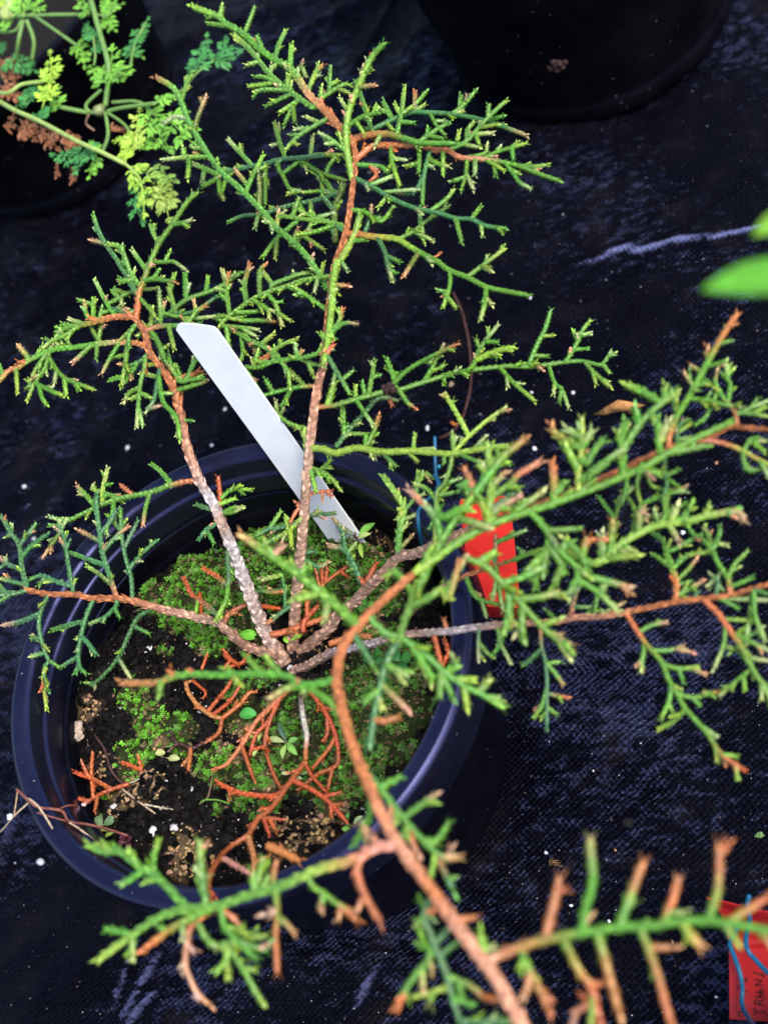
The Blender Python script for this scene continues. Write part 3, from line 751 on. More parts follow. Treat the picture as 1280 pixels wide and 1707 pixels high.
J.sprig('ssoyyoyy 10 930,940 1050,960 1150,1000 1200,1030 1280,1070 1340,1100; 1150,1000 1180,940 1230,920; 1180,960 1255,945; 1140,1000 1160,1090 1210,1100 1240,1090; 1230,1060 1280,1130; 1200,960 1260,1000; 1210,930 1215,960')
J.sprig('G 785,950 800,870 850,830; 800,940 850,930; 760,970 750,1000; 810,900 870,850', dz=-.6)
J.sprig('G 730,1000 730,1100 740,1180 720,1240; 740,1130 790,1100; g 600,1070 700,1110 790,1180; 630,1090 650,1170 700,1200; gp 700,1220 780,1210 830,1190; 540,1090 520,1200 500,1280; 510,1240 560,1190; 640,1140 610,1110; 600,1070 580,1180 600,1280', dz=-.5)
J.view(880, 800, 3.2)
J.sprig('460,200,17.8 420,150 375,90; 620,140 680,100 760,70 830,60; 735,190 740,100 740,0; 830,210 850,170 885,100; 820,190 850,160; 470,240 480,150 500,80; 580,180 550,120 500,60; 700,240 760,170 830,130; 660,240 670,150; 560,270 600,210 700,190; 850,240 900,220; 450,300 470,230', dz=-.2)
# the thin side stem below it
J.view(560, 780, 3.2)
H = J.stem('kbbbooog 15-8 380,800,12.8 440,730,13.8 500,680,14.4 560,640,15 680,580,15.8 850,520,16.2 950,490,16.4', .4, label='thin rust side stem crossing the red tag')
J.sprig('940,492 1050,450 1110,430; 1000,470 980,440; 1040,455 1100,470')
J.sprig('G 855,520 850,500 850,360; 850,520 870,650 890,760; 850,400 920,370 1005,335; 840,440 810,500; 880,640 900,610 1000,580 1080,520; 700,580 700,600 750,690 880,730 950,700; 770,710 800,790; 870,560 840,690', dz=-.6)
# --- D: low stem to the right
J.view(560, 780, 3.2)
D = J.stem('mmwmmwmsssooooo 20-10 -237,1085,10.8 -157,1056,11.3 -45,995,12.2 0,980,12.6 64,966,13 205,934,14 290,905,14.7 420,885,15.3 600,872,15.9 700,858,16.2 850,840,16.5 1000,830,16.8 1150,820,17 1280,799,17.2 1424,791,17.4 1624,754,17.6 1824,714,17.8 2074,684,18 2204,649,18.1 2300,622,18.2', .5, label='long low stem reaching right, pale near the pot and rust red beyond the rim')
J.view(880, 800, 3.2)
J.slope = -.2
J.sprig('oogggg 11-9 788,662 790,560 770,480 740,400 720,330 660,280; 770,470 700,420 660,395; ggp 800,540 850,480 890,430; 790,460 860,400 960,390; 780,370 850,330 930,290 940,260; 730,380 760,320; 740,440 735,425; gp 800,620 860,580 920,545; 790,600 860,640; 820,560 850,545')
J.sprig('ogggggg 11-9 1075,600 1065,530 1020,460 980,380 930,320 890,300 850,250; 990,370 960,300 940,260; 1000,370 1015,300 1020,255; 1020,350 1045,345; 1070,520 1100,450 1165,385; 1080,570 1130,550 1185,525; 980,380 870,400; G 1000,640 1010,560 1000,530 960,560; G 1000,560 1040,590; 1000,530 980,510; G 880,630 900,600')
J.sprig('ooogggggggggoo 11-9 525,735 590,820 640,890 710,970 750,1070 790,1130 830,1210 900,1290 960,1360 1010,1440 1060,1490 1110,1520; ggp 590,810 660,775 735,760; 620,870 610,950 600,1025; ggp 660,905 740,910 820,890; gpp 800,895 870,920; 730,980 800,1005 900,1000; 800,1010 825,1075; ggp 860,1010 930,1030; 770,1090 750,1180 710,1270; 750,1190 770,1240; ggo 800,1140 880,1160 960,1140 1020,1130; 870,1170 910,1200; 830,1230 770,1290 705,1325; 930,1310 990,1360; 990,1430 1005,1490; 1040,1460 1110,1475; 1020,1450 1050,1500; oy 1105,1515 1115,1580; od 1090,1500 1140,1540', dz=-.6)
J.sprig('ooogggg 11-9 935,655 1000,700 1040,750 1080,810 1130,880 1170,960 1220,1050 1270,1110 1290,1190; 1050,770 1040,880 990,1005; 1030,745 1180,750; 1090,820 1180,860 1280,910; 1130,850 1200,820 1240,790; 1180,940 1280,965; 1200,1000 1100,1080 1020,1150; 1150,1050 1155,1115; 1240,1080 1245,1160; 1150,980 1100,900 1080,920; 1240,1090 1280,1140', dz=-.5)
J.sprig('G 1200,590 1280,610; 1010,640 1110,680; 1195,610 1210,720 1260,850; 1010,645 1280,640; 1190,640 1160,880; 1160,780 1110,820', dz=-.6)
J.sprig('oGGGG 9 68,780 70,880 90,960 100,1060 100,1150 100,1320; G 70,900 0,970 -30,985; gpp 90,970 150,1040 185,1090; 100,1110 75,1200 40,1255; Go 100,1140 200,1160; 100,1210 150,1250; 95,980 170,970; 100,1240 70,1270', dz=-1.0)
J.sprig('oG 10 225,730 250,620 280,560; G 250,680 330,680; Gp 370,690 510,655; 350,725 370,620 410,550; 300,725 340,690; 150,750 100,700; 430,730 390,700')
J.view(560, 780, 3.2)
J.sprig('G 770,850 760,890 760,1030; 770,930 800,980 840,1010; 860,845 880,940 925,1030; 870,940 840,990; 920,840 890,900', dz=-1.0)
J.sprig('dd 10 520,880 545,980 565,1070; dd 565,1060 600,990 630,940; dd 580,970 580,920; dd 540,950 520,900; oo 590,860 575,800', dz=-.8, name='dead_sprig', label='withered rust brown sprig')
# --- dead shoots over the moss
J.view(280, 1100, 3.2)
J.at_stem(A)
def dead(txt, **k): return J.sprig(txt, name='dead_sprig', base='d', label='withered rust red sprig hanging over the moss', **k)
dead('doooo 12-8 650,150,11.8 560,240 470,330 410,430 320,550,11.5 260,580; 600,200 540,320 470,400 440,500; 400,460 430,560 460,640; 580,240 530,370 520,470 560,600 600,680; 520,460 450,480; 470,390 430,380; 520,360 500,300; 430,400 380,430', dz=-.05)
dead('11-8 740,140,11.9 800,220 850,300 890,390 910,490; 850,300 850,390 830,430; 880,410 860,470 770,580; 900,480 900,560 800,610 700,690; 890,600 850,700; 820,250 860,260', dz=0)
dead('kwwwoo 13-10 708,195,11.6 720,300,11.9 740,400,12 735,480 735,540,12; dd 12 735,540 660,640 560,780 480,850 430,930 330,1000,14 260,1080,15.4 220,1180,16.2 230,1280,16.6 260,1340,16.9; dd 12 660,650 580,720 450,720 360,700 265,655; 330,690 330,740; 12 675,650 780,700 860,760 950,860; 830,720 915,710; 870,770 870,830; 880,770 930,770; 730,550 770,620 840,700; 500,850 600,850; 510,860 540,930; 540,850 575,905; oo 13 430,940 460,1060 455,1140; bb 12 300,1060,15 370,1100 440,1140; oo 460,1080 530,1050; oo 290,1065 245,1075', dz=0)
J.sprig('ooo 16-14 530,990,16.5 620,1030 700,1070; oo 14 640,1040 600,1000', name='dead_sprig', label='withered rust red sprig above the rim')
dead('ooo 10-8 290,312,11.6 240,300 180,260 120,190 100,130 130,110,12; dd 240,290 330,220 390,130; dd 230,250 300,170 340,110; doo 290,310 380,240 430,180 460,170; dd 290,312 270,390 200,440; kk 9 200,440 130,470 60,450 0,490; oo 120,480 110,590; kk 50,450 10,390; oo 110,520 80,560; dd 7 150,120 200,170 190,200', dz=.1)
J.view(280, 760, 3.2)
dead('dd 8 180,1140,11.6 210,1060; ooo 12 300,890,11.8 330,840 420,790; dd 9 480,800,12 600,815; dd 9 170,730,11.6 180,850 ; dd 10 300,1060,11.7 380,1110 430,1060; dd 310,1130 400,1100; dd 330,1080 300,1040', dz=.1)
dead('ooooo 13-10 550,955,11.9 650,930 760,890 920,840; oo 680,930 700,880; oo 800,880 860,850', dz=.1)
dead('ddd 11 720,940,11.8 730,880 800,800; dd 740,860 740,740; dd 760,800 760,750 870,650 980,575; dd 800,690 790,620; dd 820,680 820,610; dd 835,670 850,605; dd 930,630 955,640; od 680,1000 720,940; ddd 830,720 830,680', dz=.3)
dead('ooo 12 860,1005,12 960,970 1080,960; oo 1000,960 1060,970; ddd 11 1060,670,13 1110,575; od 1040,690 1030,660', dz=.2)
J.view(0, 1100, 3.2)
dead('dddddww 10-7 690,660,12.3 600,690,12.5 530,720 480,750 430,790 430,850; 600,690 490,630; 480,650 400,600; 490,720 490,600 495,500; 470,640 440,550; 520,720 510,800; 470,745 385,735; ww 7 460,770 405,800; dd 760,590,12.2 690,560 650,545; dd 770,550 740,515', dz=.1)
J.view(280, 760, 3.2)
J.at_stem(B)
J.sprig('GGGGpp 12 1040,690,12.8 980,560 940,500 860,480; Gpp 960,490 930,400 880,330; gp 945,430 935,395; 960,520 1000,470; 1000,600 970,610', dz=.2)
J.at_stem(Cc)
J.view(620, 700, 4.571)
J.sprig('gggyyyyy 13-11 190,1010 210,850 240,700 220,620 130,490 80,420; 240,700 320,610 400,560; g 240,770 340,720; 330,600 340,500 350,410; y 340,500 400,410 450,430; gp 215,990 300,890; 240,680 250,600; 140,560 190,590; g 210,860 270,790; 230,720 190,760', dz=.4)
# the dark cone stuck on a shoot
mb = MB()
def blob(mb, c, r, col, seed, n=1, sq=1.0, amp=.35):
    """a small uneven lump of about 20 * 4**(n-1) faces"""
    import bmesh
    bm = bmesh.new(); bmesh.ops.create_icosphere(bm, subdivisions=n, radius=1)
    rr = random.Random(seed)
    k = [rr.uniform(.7, 1.2) for _ in range(3)]
    idx = {v: i for i, v in enumerate(bm.verts)}
    vs = []
    for v in bm.verts:
        q = v.co
        f = r * (1 + amp * (noise.noise(q * 1.7 + Vector((seed * 1.37, seed * .71, 0)))) + rr.uniform(-.08, .08))
        vs.append((c[0] + q.x * f * k[0], c[1] + q.y * f * k[1], c[2] + q.z * f * k[2] * sq))
    fs = [tuple(idx[v] for v in f.verts) for f in bm.faces]
    bm.free()
    mb.add(vs, fs, [tuple(np.array(col) * rr.uniform(.75, 1.25)) for _ in vs])
for i, (px, py) in enumerate([(640, 647), (648, 650), (655, 650), (651, 644), (644, 652)]):
    blob(mb, at(px, py, .187), .0017, (.045, .022, .02), i + 3, 2, 1, .5)
mb.build('cone', M_GRAIN, B)
# ------------------------------------------------------------------ the neighbouring juniper leaning in from the front
NP_Z = .085
q = at(1262, 1716, NP_Z)
dirv = Vector((at(1400, 1860, NP_Z).x - q.x, at(1400, 1860, NP_Z).y - q.y, 0)).normalized()
NPC = q + dirv * .085
np_ = thing('plant_pot', 'dark pot edge in the bottom right corner below the red tag with handwriting', 'plant pot', (NPC.x, NPC.y, 0))
mb = MB()
lathe(mb, rounded([(0, .003), (.058, .003), (.062, .0), (.065, .004), (.077, .064), (.0835, .066), (.085, .070), (.0852, .082), (.0835, NP_Z), (.079, NP_Z - .001), (.0775, NP_Z - .012), (.062, .012), (0, .012)]), NPC.x, NPC.y, 96)
mb.build('pot_wall', M_POT, np_)
mb = MB()
vs = [(NPC.x, NPC.y, .068)]
for k in range(48):
    a = k / 48 * 2 * math.pi; vs.append((NPC.x + .0765 * math.cos(a), NPC.y + .0765 * math.sin(a), .066 + random.uniform(-.002, .002)))
mb.add(vs, [(0, 1 + k, 1 + (k + 1) % 48) for k in range(48)], (.02, .014, .01))
mb.build('soil', M_GRAIN, np_)

px0 = to_px(np.array([[NPC.x, NPC.y, .066]]))
bx, by = float(px0[0][0]), float(px0[1][0])
F = Plant('juniper_plant', 'blurred juniper branch with a salmon stem leaning in from the bottom right corner', 'juniper', (NPC.x, NPC.y, .066), width=15, budp=.10, seed=5)
F.view(0, 0, 1)
zf = 24.5
FS = F.stem(f'bbmsssssssssosoooooo 48-17 {bx},{by},6.6 {bx-60},{by-60},14 1120,1900,22 1000,1830,23.6 900,1755,24.3 860,1690,{zf} 820,1620,{zf} 770,1555,{zf} 725,1490,{zf} 680,1430,{zf} 645,1375,{zf} 615,1310,{zf} 590,1250,{zf} 572,1190,24.3 562,1130,24 572,1080,23.8 600,1040,23.5 640,1000,23.2 690,955,22.9', .06, sides=10, rough=.05, under=.95)
F.slope = 0
F.sprig('yggggggggg 17-12 690,955 720,935 770,900 830,870,22.2 920,840 1000,810,21.8 1070,780 1110,757 1150,735 1212,706,21.6; 13 1110,757 1180,742; 12 1060,785 1100,790; 12 960,822 990,800')
F.view(800, 1300, 2.6667)
F.slope = .2
FB = F.sprig('sooggggggggggg 21-17 40,800 130,760 270,715 450,680 620,655 760,650 880,630 1050,630 1280,670 1400,690; ooo 18 290,720 310,620 340,500 350,450; oo 14 345,495 372,490; ggggp 17 450,670 470,570 500,450 490,310 490,255; ggoo 17 620,645 650,560 680,480 725,360; goop 17 810,640 840,570 865,500 880,435; 12 860,600 900,590; gyooo 17 1010,610 1050,510 1060,420 1060,290; yoo 17 1100,620 1200,570 1280,520; 12 730,655 740,630')
F.sprig('gyoo 17 180,750 210,830 250,900 300,1010; op 14 220,850 215,900 200,945; gyooo 17 370,710 430,830 490,920 530,1060; oo 14 480,910 560,905; oo 13 490,980 460,960; goooo 18 520,690 560,820 590,930 620,1040; gy 14 495,960 500,1000 490,1085; ggooo 17 710,670 780,840 810,950 850,1085; oo 16 760,740 850,745; gyop 17 890,640 930,680 980,740; gy 15 1080,650 1140,720; gp 15 1240,680 1280,720; op 14 500,990 430,1030 415,1085; yy 20-16 20,775 10,730 0,690; g 30,780 45,755', dz=-.5)
F.view(480, 1260, 3.2)
FC = F.sprig('ssoyyggggggggyy 19-13 560,490 480,490 400,530 300,570 180,600 0,680 -66,707 -216,747 -366,797 -536,817 -676,857 -786,927 -886,997 -1006,1087; 17-14 -536,817 -616,727 -686,657 -796,587 -886,517 -976,510 -1061,477; 13 -716,637 -716,547 -691,457; 14 -776,627 -836,657 -891,687; 12 -706,677 -756,672; 13 -900,510 -930,480; 14 -436,790 -456,647 -471,447; 12 -480,740 -476,667; p 10 -470,500 -436,477; 14 -826,957 -896,937 -966,927; 13 -816,977 -826,1062; 14 gggoo -366,807 -496,857 -616,917 -696,977 -761,1027; 12 -556,897 -561,962; 13 -636,940 -680,910; 12 -500,860 -560,820'.replace('14 gggoo', 'gggoo 14'), dz=-.15)
F.view(100, 1307, 3.2)
F.sprig('oobbmmpp 15-9 815,690 720,740 690,790 670,950 700,1050 740,1120 795,1175; b 690,860 715,890; m 665,950 655,975; m 735,1110 725,1140', dz=-1.2, name='dead_sprig', label='dry pale brown twig hanging from the blurred branch')
F.sprig('14 865,690 880,760 960,850 1045,930; 740,745 800,840 900,880; 870,830 960,830 1100,810; 950,850 1110,890; yy 13 920,870 880,950 840,990; 900,930 895,1000; 14 930,870 980,990 1030,1080 1080,1165; 12 980,980 1045,990; op 12 860,665 920,710 955,750; 13 800,830 830,870; 860,760 1000,800', dz=-.5)
F.sprig('ggoooo 13 1155,575 1160,700 1150,800 1155,900 1160,1010; gp 12 1165,700 1200,735 1240,780; gp 12 1155,825 1100,860; pp 17 1140,680 1108,690; gy 13 1050,590 1060,510 1080,410; goo 12 1140,570 1140,480 1155,420; g 15 1040,590 1030,480; 1070,570 1110,500', dz=.2)
F.view(480, 1260, 3.2)
F.sprig('ooo 17-14 385,545 370,620 400,720 440,800 490,880; op 13 405,745 370,820; op 14 500,490 470,470 465,435', dz=-.4, name='dead_sprig', label='rust brown leafless sprig under the blurred branch')
F.sprig('ggggp 13 110,640 130,690 200,740 250,780 320,820; gp 14 180,740 180,795; op 13 290,800 270,860; oo 300,820 360,870', dz=-.8)
FD = F.sprig('Gggggggp 15-12 420,60 480,160 550,250 620,340 700,430 780,510 840,540 860,510; ggp 13 630,320 700,270 790,205; op 13 540,250 555,330; op 13 640,420 665,460 690,515; 12 760,470 810,430 855,360; oG 12 790,520 820,590 850,650; G 850,650 880,720; y 12 785,520 770,600 745,680; 13 440,110 440,300 400,390 360,460; p 410,370 425,440; 12 500,160 590,120; 12 630,370 590,470; 860,660 885,650', dz=-.9)
F.sprig('GGGG 15-13 760,760,23.5 740,800 730,870 760,950 790,1030 840,1150 870,1270 920,1420; G 790,1000 860,920 900,890; G 13 820,1060 920,980; 770,1060 730,1000 700,900; 750,1040 750,1080 680,1170 620,1260 640,1280; oo 16 630,1270 610,1290 570,1355; yy 13 850,1230 740,1270 650,1285; 770,1270 760,1310; ggoo 14 860,1170 960,1220 1040,1280 1110,1300; 910,1210 920,1280; yp 13 730,1140 720,1245; gp 745,1080 770,1140; 700,800 700,770; 730,870 700,880; oo 740,830 770,820; G 14 900,1420 1050,1415 1200,1415; 870,1290 960,1320', dz=-.4)
F.sprig('oo 14 860,880 910,870 985,865; oo 760,830 800,810 ', dz=-.3)
F.view(280, 760, 3.2)
F.sprig('ggggggp 19-14 1000,900 900,800 780,700 690,630 590,560 500,500 400,430; yy 14 800,750 680,765 ; 13 520,500 490,470; 14 850,770 840,860; 14 700,640 730,600; p 560,540 600,490', dz=.1)
F.view(0, 1100, 3.2)
F.sprig('ggggggoo 15-13 1626,135 1536,90 1396,75 1196,80 980,80 840,120 720,125 660,120; 14 860,110 850,180; oo 12 930,100 910,60; oo 13 1030,85 1010,45; 13 1396,80 1320,-10; 13 1500,80 1416,-20; op 15 1580,110 1626,135; 13 1600,120 1746,210 1786,260; gp 14 1600,130 1516,160 1450,200; 1250,80 1270,120', dz=0)
F.view(560, 780, 3.2)
F.sprig('13-11 260,880 350,910 480,1000 580,1090 680,1160 780,1210 900,1280; 400,960 500,1100 510,1140; 560,1080 550,1230; 570,1100 620,1220; 590,1090 640,1060 630,1020; 650,1110 710,1130; 680,1160 700,1280; 760,1190 820,1130; 440,1010 500,1130; 800,1230 870,1230', dz=-.9)
F.sprig('GGGG 16-13 340,900 270,1040 240,1150 210,1280 190,1420 180,1500; G 14 110,900 170,1010 200,1060; gp 13 240,1150 380,1290; oo 13 250,1350 330,1330; 240,1180 150,1250; 270,1050 380,1110', dz=-.3)
F.sprig('17-13 480,560,22.6 420,680 370,800 340,900; 15 480,560 560,400 640,270 740,140; ggggoo 15 740,140 820,30 900,-70 1010,-155; oo 14 730,150 720,80 685,10; g 14 560,400 540,290 480,200; op 14 480,200 440,170 390,120; 13 530,280 550,210; 420,680 320,560 270,580; 13 450,600 480,480 530,400; 400,740 500,690 560,640; yo 13 600,690 660,500; gyp 13 590,670 640,570 690,480', dz=.2)
F.sprig('13-11 690,455 800,530 900,630 1000,740 1100,850 1180,920 1240,1010; 900,600 1000,580 1090,530; 980,690 1080,690 1180,665; 920,660 920,780 900,870; 920,780 940,825; 990,740 990,830 1000,910; ggp 1160,900 1250,945; 1110,830 1180,810; 990,840 970,870; 760,490 850,450', dz=-.8)
F.sprig('14-11 1040,250 1120,330 1140,400 1200,450 1280,530 1294,594 1384,654 1494,754; 12 1124,334 1214,329 1294,324; 1134,404 1114,494 1104,574; 1144,424 1204,514 1214,544; 1174,534 1159,634; 1124,514 1064,574 1064,634; 1110,440 1024,544; 1264,594 1244,674; 1234,404 1304,464 1334,524; 1274,534 1354,584; ggp 1364,574 1444,604 1554,634; 1384,704 1434,614; 1054,464 1134,434', dz=-.9)
F.view(880, 800, 3.2)
F.sprig('yyyyyp 14-12 350,450,19.6 430,410 500,340 600,280 700,240 850,220 960,190 1110,170 1150,215; y 940,190 955,165; 1060,190 1110,160; ggp 580,280 600,170 620,180; yp 13 750,250 800,320; y 760,220 790,150; 500,350 560,380; ggo 430,400 450,280 450,220; oo 420,320 370,320; go 310,400 310,310; y 240,320 190,310; 430,440 565,405; 350,470 200,370; 400,430 390,300; 470,370 540,400', dz=.2)
F.view(880, 440, 3.2)
F.sprig('yyyy 13 245,1195 270,1080 290,960 285,820; 280,980 340,890; 290,930 200,880; 265,890 270,870; 260,1100 200,970; ggo 270,980 150,910 125,860; 320,1060 330,1030 380,960 400,950; 285,1050 320,1030', dz=.3)
F.sprig('12 290,1160 400,1060 490,1000; 330,1130 480,1010; 490,1090 500,960 515,840; 490,960 480,900; 13 480,1040 510,990 590,860 690,760 790,690; 600,860 570,770; 700,730 620,690 525,645; 730,740 730,660; 760,720 770,670; 700,980 690,830; y 700,960 740,850; 660,810 690,860; 440,1080 320,1130; goo 130,1250 135,1120 125,1050; 150,1230 190,1170', dz=.2)
F.view(620, 700, 4.571)
F.sprig('yyyy 16-13 900,830 900,640 905,400 885,260 890,210; gpp 14 910,510 1000,420; y 920,340 960,290; gggoop 14 935,590 1050,490 1110,420 1270,325; 1050,520 1110,520; G 930,690 1040,590; ggp 940,720 1090,600; 1060,740 1080,720 1150,630; 1060,720 1160,650 1280,560; 690,500 780,560 830,600; 660,470 720,540; 880,650 800,600 750,590; 12 700,580 760,620; 620,720 700,760 910,830; go 900,800 910,660; 560,740 650,690 740,680; yy 890,790 860,690 800,600; 880,420 830,360', dz=-.1)
# ------------------------------------------------------------------ soil, moss and crumbs in the pot
SOIL_Z = .108
HUMPS = [(590, 905, 55, .006), (285, 1320, 34, .014), (262, 1345, 14, .006), (300, 1360, 20, .007), (255, 1365, 26, .006), (150, 1180, 34, .004), (330, 1000, 60, .003), (560, 930, 70, .003), (315, 1430, 38, .004), (530, 1375, 40, .004),
         (215, 1190, 40, .003), (480, 1100, 70, .004), (225, 1275, 40, .002), (360, 1380, 40, -.003), (130, 1310, 26, -.008), (180, 1390, 20, -.004), (250, 1110, 50, -.003)]
_e = at(70, 1300, .11) - PC; _e = Vector((_e.x, _e.y, 0)).normalized()
def tilt(X, Y):
    """the soil is heaped up against the left front wall"""
    t = ((X - PC.x) * _e.x + (Y - PC.y) * _e.y) / .09
    return np.clip(t * .9 + .1, 0, 1) ** 1.2
def soil_h(X, Y):
    Z = SOIL_Z + (vnoise(X * 70, Y * 70, 21) - .5) * .006 + (vnoise(X * 260, Y * 260, 22) - .5) * .0045 + (vnoise(X * 700, Y * 700, 23) - .5) * .0014
    for px, py, r, h in HUMPS:
        c = at(px, py, SOIL_Z); rr = r * .00031
        Z += h * np.exp(-((X - c.x) ** 2 + (Y - c.y) ** 2) / rr ** 2)
    R_ = np.hypot(X - PC.x, Y - PC.y)
    return Z + tilt(X, Y) * .015 - .004 - np.clip((R_ - .081) / .012, 0, 1) ** 2 * .004

MOSS = [(225, 1160, 26, 1), (248, 1200, 30, 1), (268, 1222, 24, 1), (218, 1262, 28, .95), (212, 1290, 20, .9), (242, 1255, 16, .9), (305, 1215, 26, .6), (300, 1250, 16, .6), (360, 1278, 34, .75),
        (330, 970, 45, .55), (390, 1000, 48, .5), (300, 1010, 42, .6), (355, 1050, 42, .6), (262, 1000, 30, .55), (400, 945, 42, .5), (430, 905, 36, .5), (480, 900, 42, .5), (545, 895, 45, .5),
        (565, 940, 46, .45), (605, 950, 42, .4), (640, 955, 32, .3), (520, 960, 42, .4), (460, 980, 38, .45), (600, 1010, 38, .35), (650, 1000, 25, .25), (540, 1010, 32, .3), (420, 1060, 30, .55),
        (640, 1090, 52, .25), (690, 1110, 40, .25), (600, 1150, 42, .25), (680, 1180, 40, .25), (560, 1180, 52, .3), (500, 1190, 42, .35), (450, 1215, 42, .4), (520, 1230, 46, .35), (610, 1220, 46, .25),
        (660, 1240, 36, .25), (480, 1270, 42, .4), (600, 1290, 40, .2), (560, 1320, 36, .25), (420, 1290, 36, .5), (400, 1330, 20, .5), (520, 1290, 42, .35), (620, 1310, 30, .2), (450, 1330, 26, .4),
        (272, 1086, 8, .5), (365, 1350, 10, .5), (290, 1090, 6, .5), (185, 1330, 12, .4), (440, 1120, 26, .4), (400, 1160, 24, .3), (380, 1200, 20, .4), (430, 1360, 16, .3)]
TAN = [(316, 1418, 34, 1), (300, 1450, 20, 1), (335, 1440, 22, .9), (250, 1308, 26, .9), (205, 1328, 22, .7), (150, 1183, 20, .8), (410, 1224, 26, .8), (388, 1252, 20, .8), (268, 1238, 14, .8),
       (530, 1375, 36, .6), (498, 1400, 26, .6), (560, 1352, 22, .5), (170, 1275, 20, .6), (640, 900, 26, .4), (225, 1320, 20, .8), (470, 1380, 20, .5), (440, 1300, 20, .4), (375, 1240, 22, .6), (180, 1360, 14, .6), (520, 1080, 30, .3), (610, 1040, 30, .3)]
def field(px, py, L):
    best = np.zeros(px.shape); val = np.zeros(px.shape)
    for x, y, r, b in L:
        d = np.clip(1.25 - np.hypot(px - x, py - y) / r, 0, 1)
        val = np.where(d > best, b, val); best = np.maximum(best, d)
    return best, val

def build_soil():
    rs = np.random.RandomState(5)
    ang, rad = 150, 70
    vs = []; cs = []
    rr = np.linspace(0, 1, rad)
    A = np.linspace(0, 2 * math.pi, ang, endpoint=False)
    Rg, Ag = np.meshgrid(rr[1:], A, indexing='ij')
    RM = .0930 + .0022 * tilt(PC.x + .09 * np.cos(Ag), PC.y + .09 * np.sin(Ag))
    X, Y = PC.x + Rg * RM * np.cos(Ag), PC.y + Rg * RM * np.sin(Ag)
    Z = soil_h(X, Y)
    px, py = to_px(np.stack([X, Y, Z], -1))
    m_, mv = field(px, py, MOSS); t_, tv = field(px, py, TAN)
    n_ = rs.rand(*X.shape)
    base = np.stack([.0035 + .004 * n_, .003 + .003 * n_, .003 + .002 * n_], -1)
    mc = np.stack([.016 + .012 * n_, .020 + .022 * n_, .007 + .004 * n_], -1)
    tcx = np.stack([.09 + .08 * n_, .06 + .05 * n_, .03 + .03 * n_], -1)
    k = np.clip(m_ * 3, 0, 1)[..., None]; base = base * (1 - k) + mc * k
    k = (np.clip(t_ * 2, 0, 1) * .7)[..., None]; base = base * (1 - k) + tcx * k
    V = np.stack([X, Y, Z], -1).reshape(-1, 3)
    mb = MB()
    c0 = (PC.x, PC.y, float(soil_h(np.array([[PC.x]]), np.array([[PC.y]]))[0, 0]))
    vs = [c0] + [tuple(v) for v in V]
    cl = [(.01, .008, .006)] + [tuple(c) for c in base.reshape(-1, 3)]
    fs = [(0, 1 + k, 1 + (k + 1) % ang) for k in range(ang)]
    for i in range(rad - 2):
        for k in range(ang):
            k2 = (k + 1) % ang
            fs.append((1 + i * ang + k, 1 + (i + 1) * ang + k, 1 + (i + 1) * ang + k2, 1 + i * ang + k2))
    mb.add(vs, fs, cl)
    o = mb.build('potting_soil', M_SOIL)
    prop(o, 'black potting soil filling the plant pot', 'soil', kind='stuff')

    # lump templates
    tpl = []
    for s_ in range(6):
        t = MB(); blob(t, (0, 0, 0), 1, (1, 1, 1), s_, 1, .8, .5); tpl.append((np.array(t.v), t.f))
    # crumbs
    NC = 12500
    r = .0925 * np.sqrt(rs.rand(NC)); a = rs.rand(NC) * 2 * math.pi
    x, y = PC.x + r * np.cos(a), PC.y + r * np.sin(a); z = soil_h(x[:, None], y[:, None])[:, 0]
    px, py = to_px(np.stack([x, y, z], -1))
    m_, mv = field(px, py, MOSS); t_, tv = field(px, py, TAN)
    mb = MB(); mt = MB(); npl = 0
    for i in range(NC):
        u = rs.rand()
        if t_[i] > .1 and u < .35 + .6 * t_[i] * tv[i]:
            col = np.array([.40, .25, .12]) * rs.uniform(.35, 1.25) + rs.uniform(-.02, .03, 3)
            size = rs.uniform(.0005, .0011); dst = mt; up = .0009 * rs.rand()
        elif m_[i] > .15:
            if u > .42: continue
            col = np.array([.16, .10, .05]) * rs.uniform(.2, 1.2); size = rs.uniform(.0004, .0008); dst = mt; up = .0002
        else:
            if u < .14: col = np.array([.78, .74, .76]) * rs.uniform(.5, 1.0); size = rs.uniform(.00022, .00055) * (2 if rs.rand() < .1 else 1)
            elif u < .26: col = np.array([.20, .11, .07]) * rs.uniform(.3, 1.2); size = rs.uniform(.0004, .0010)
            else: col = np.array([.0065, .0055, .0055]) * rs.uniform(.3, 2.2); size = rs.uniform(.0006, .0026)
            dst = mb; up = 0
        v, f = tpl[i % 6]
        th = rs.rand() * 6.28; c_, s_ = math.cos(th), math.sin(th)
        st = rs.uniform(.7, 1.5)
        vv = np.stack([(v[:, 0] * c_ - v[:, 1] * s_) * size * st + x[i], (v[:, 0] * s_ + v[:, 1] * c_) * size + y[i], v[:, 2] * size * .8 + z[i] + up], -1)
        dst.add(vv, f, [tuple(np.maximum(col, .002) * rs.uniform(.85, 1.15)) for _ in v])
    prop(mb.build('soil_crumbs', M_SOIL, smooth=False), 'black crumbs and white specks lying on the potting soil', 'soil crumbs', kind='stuff')
    prop(mt.build('bark_crumbs', M_GRAIN, smooth=False), 'tan and brown crumbs scattered in patches over the soil and moss', 'crumbs', kind='stuff')

    # moss rosettes
    NM = 24000
    r = .0920 * np.sqrt(rs.rand(NM)); a = rs.rand(NM) * 2 * math.pi
    x, y = PC.x + r * np.cos(a), PC.y + r * np.sin(a); z = soil_h(x[:, None], y[:, None])[:, 0]
    px, py = to_px(np.stack([x, y, z], -1))
    m_, mv = field(px, py, MOSS)
    clump = vnoise(x[:, None] * 330, y[:, None] * 330, 31)[:, 0]
    gap = np.clip((vnoise(x[:, None] * 150, y[:, None] * 150, 33)[:, 0] - .22) * 4, .06, 1)
    mb = MB()
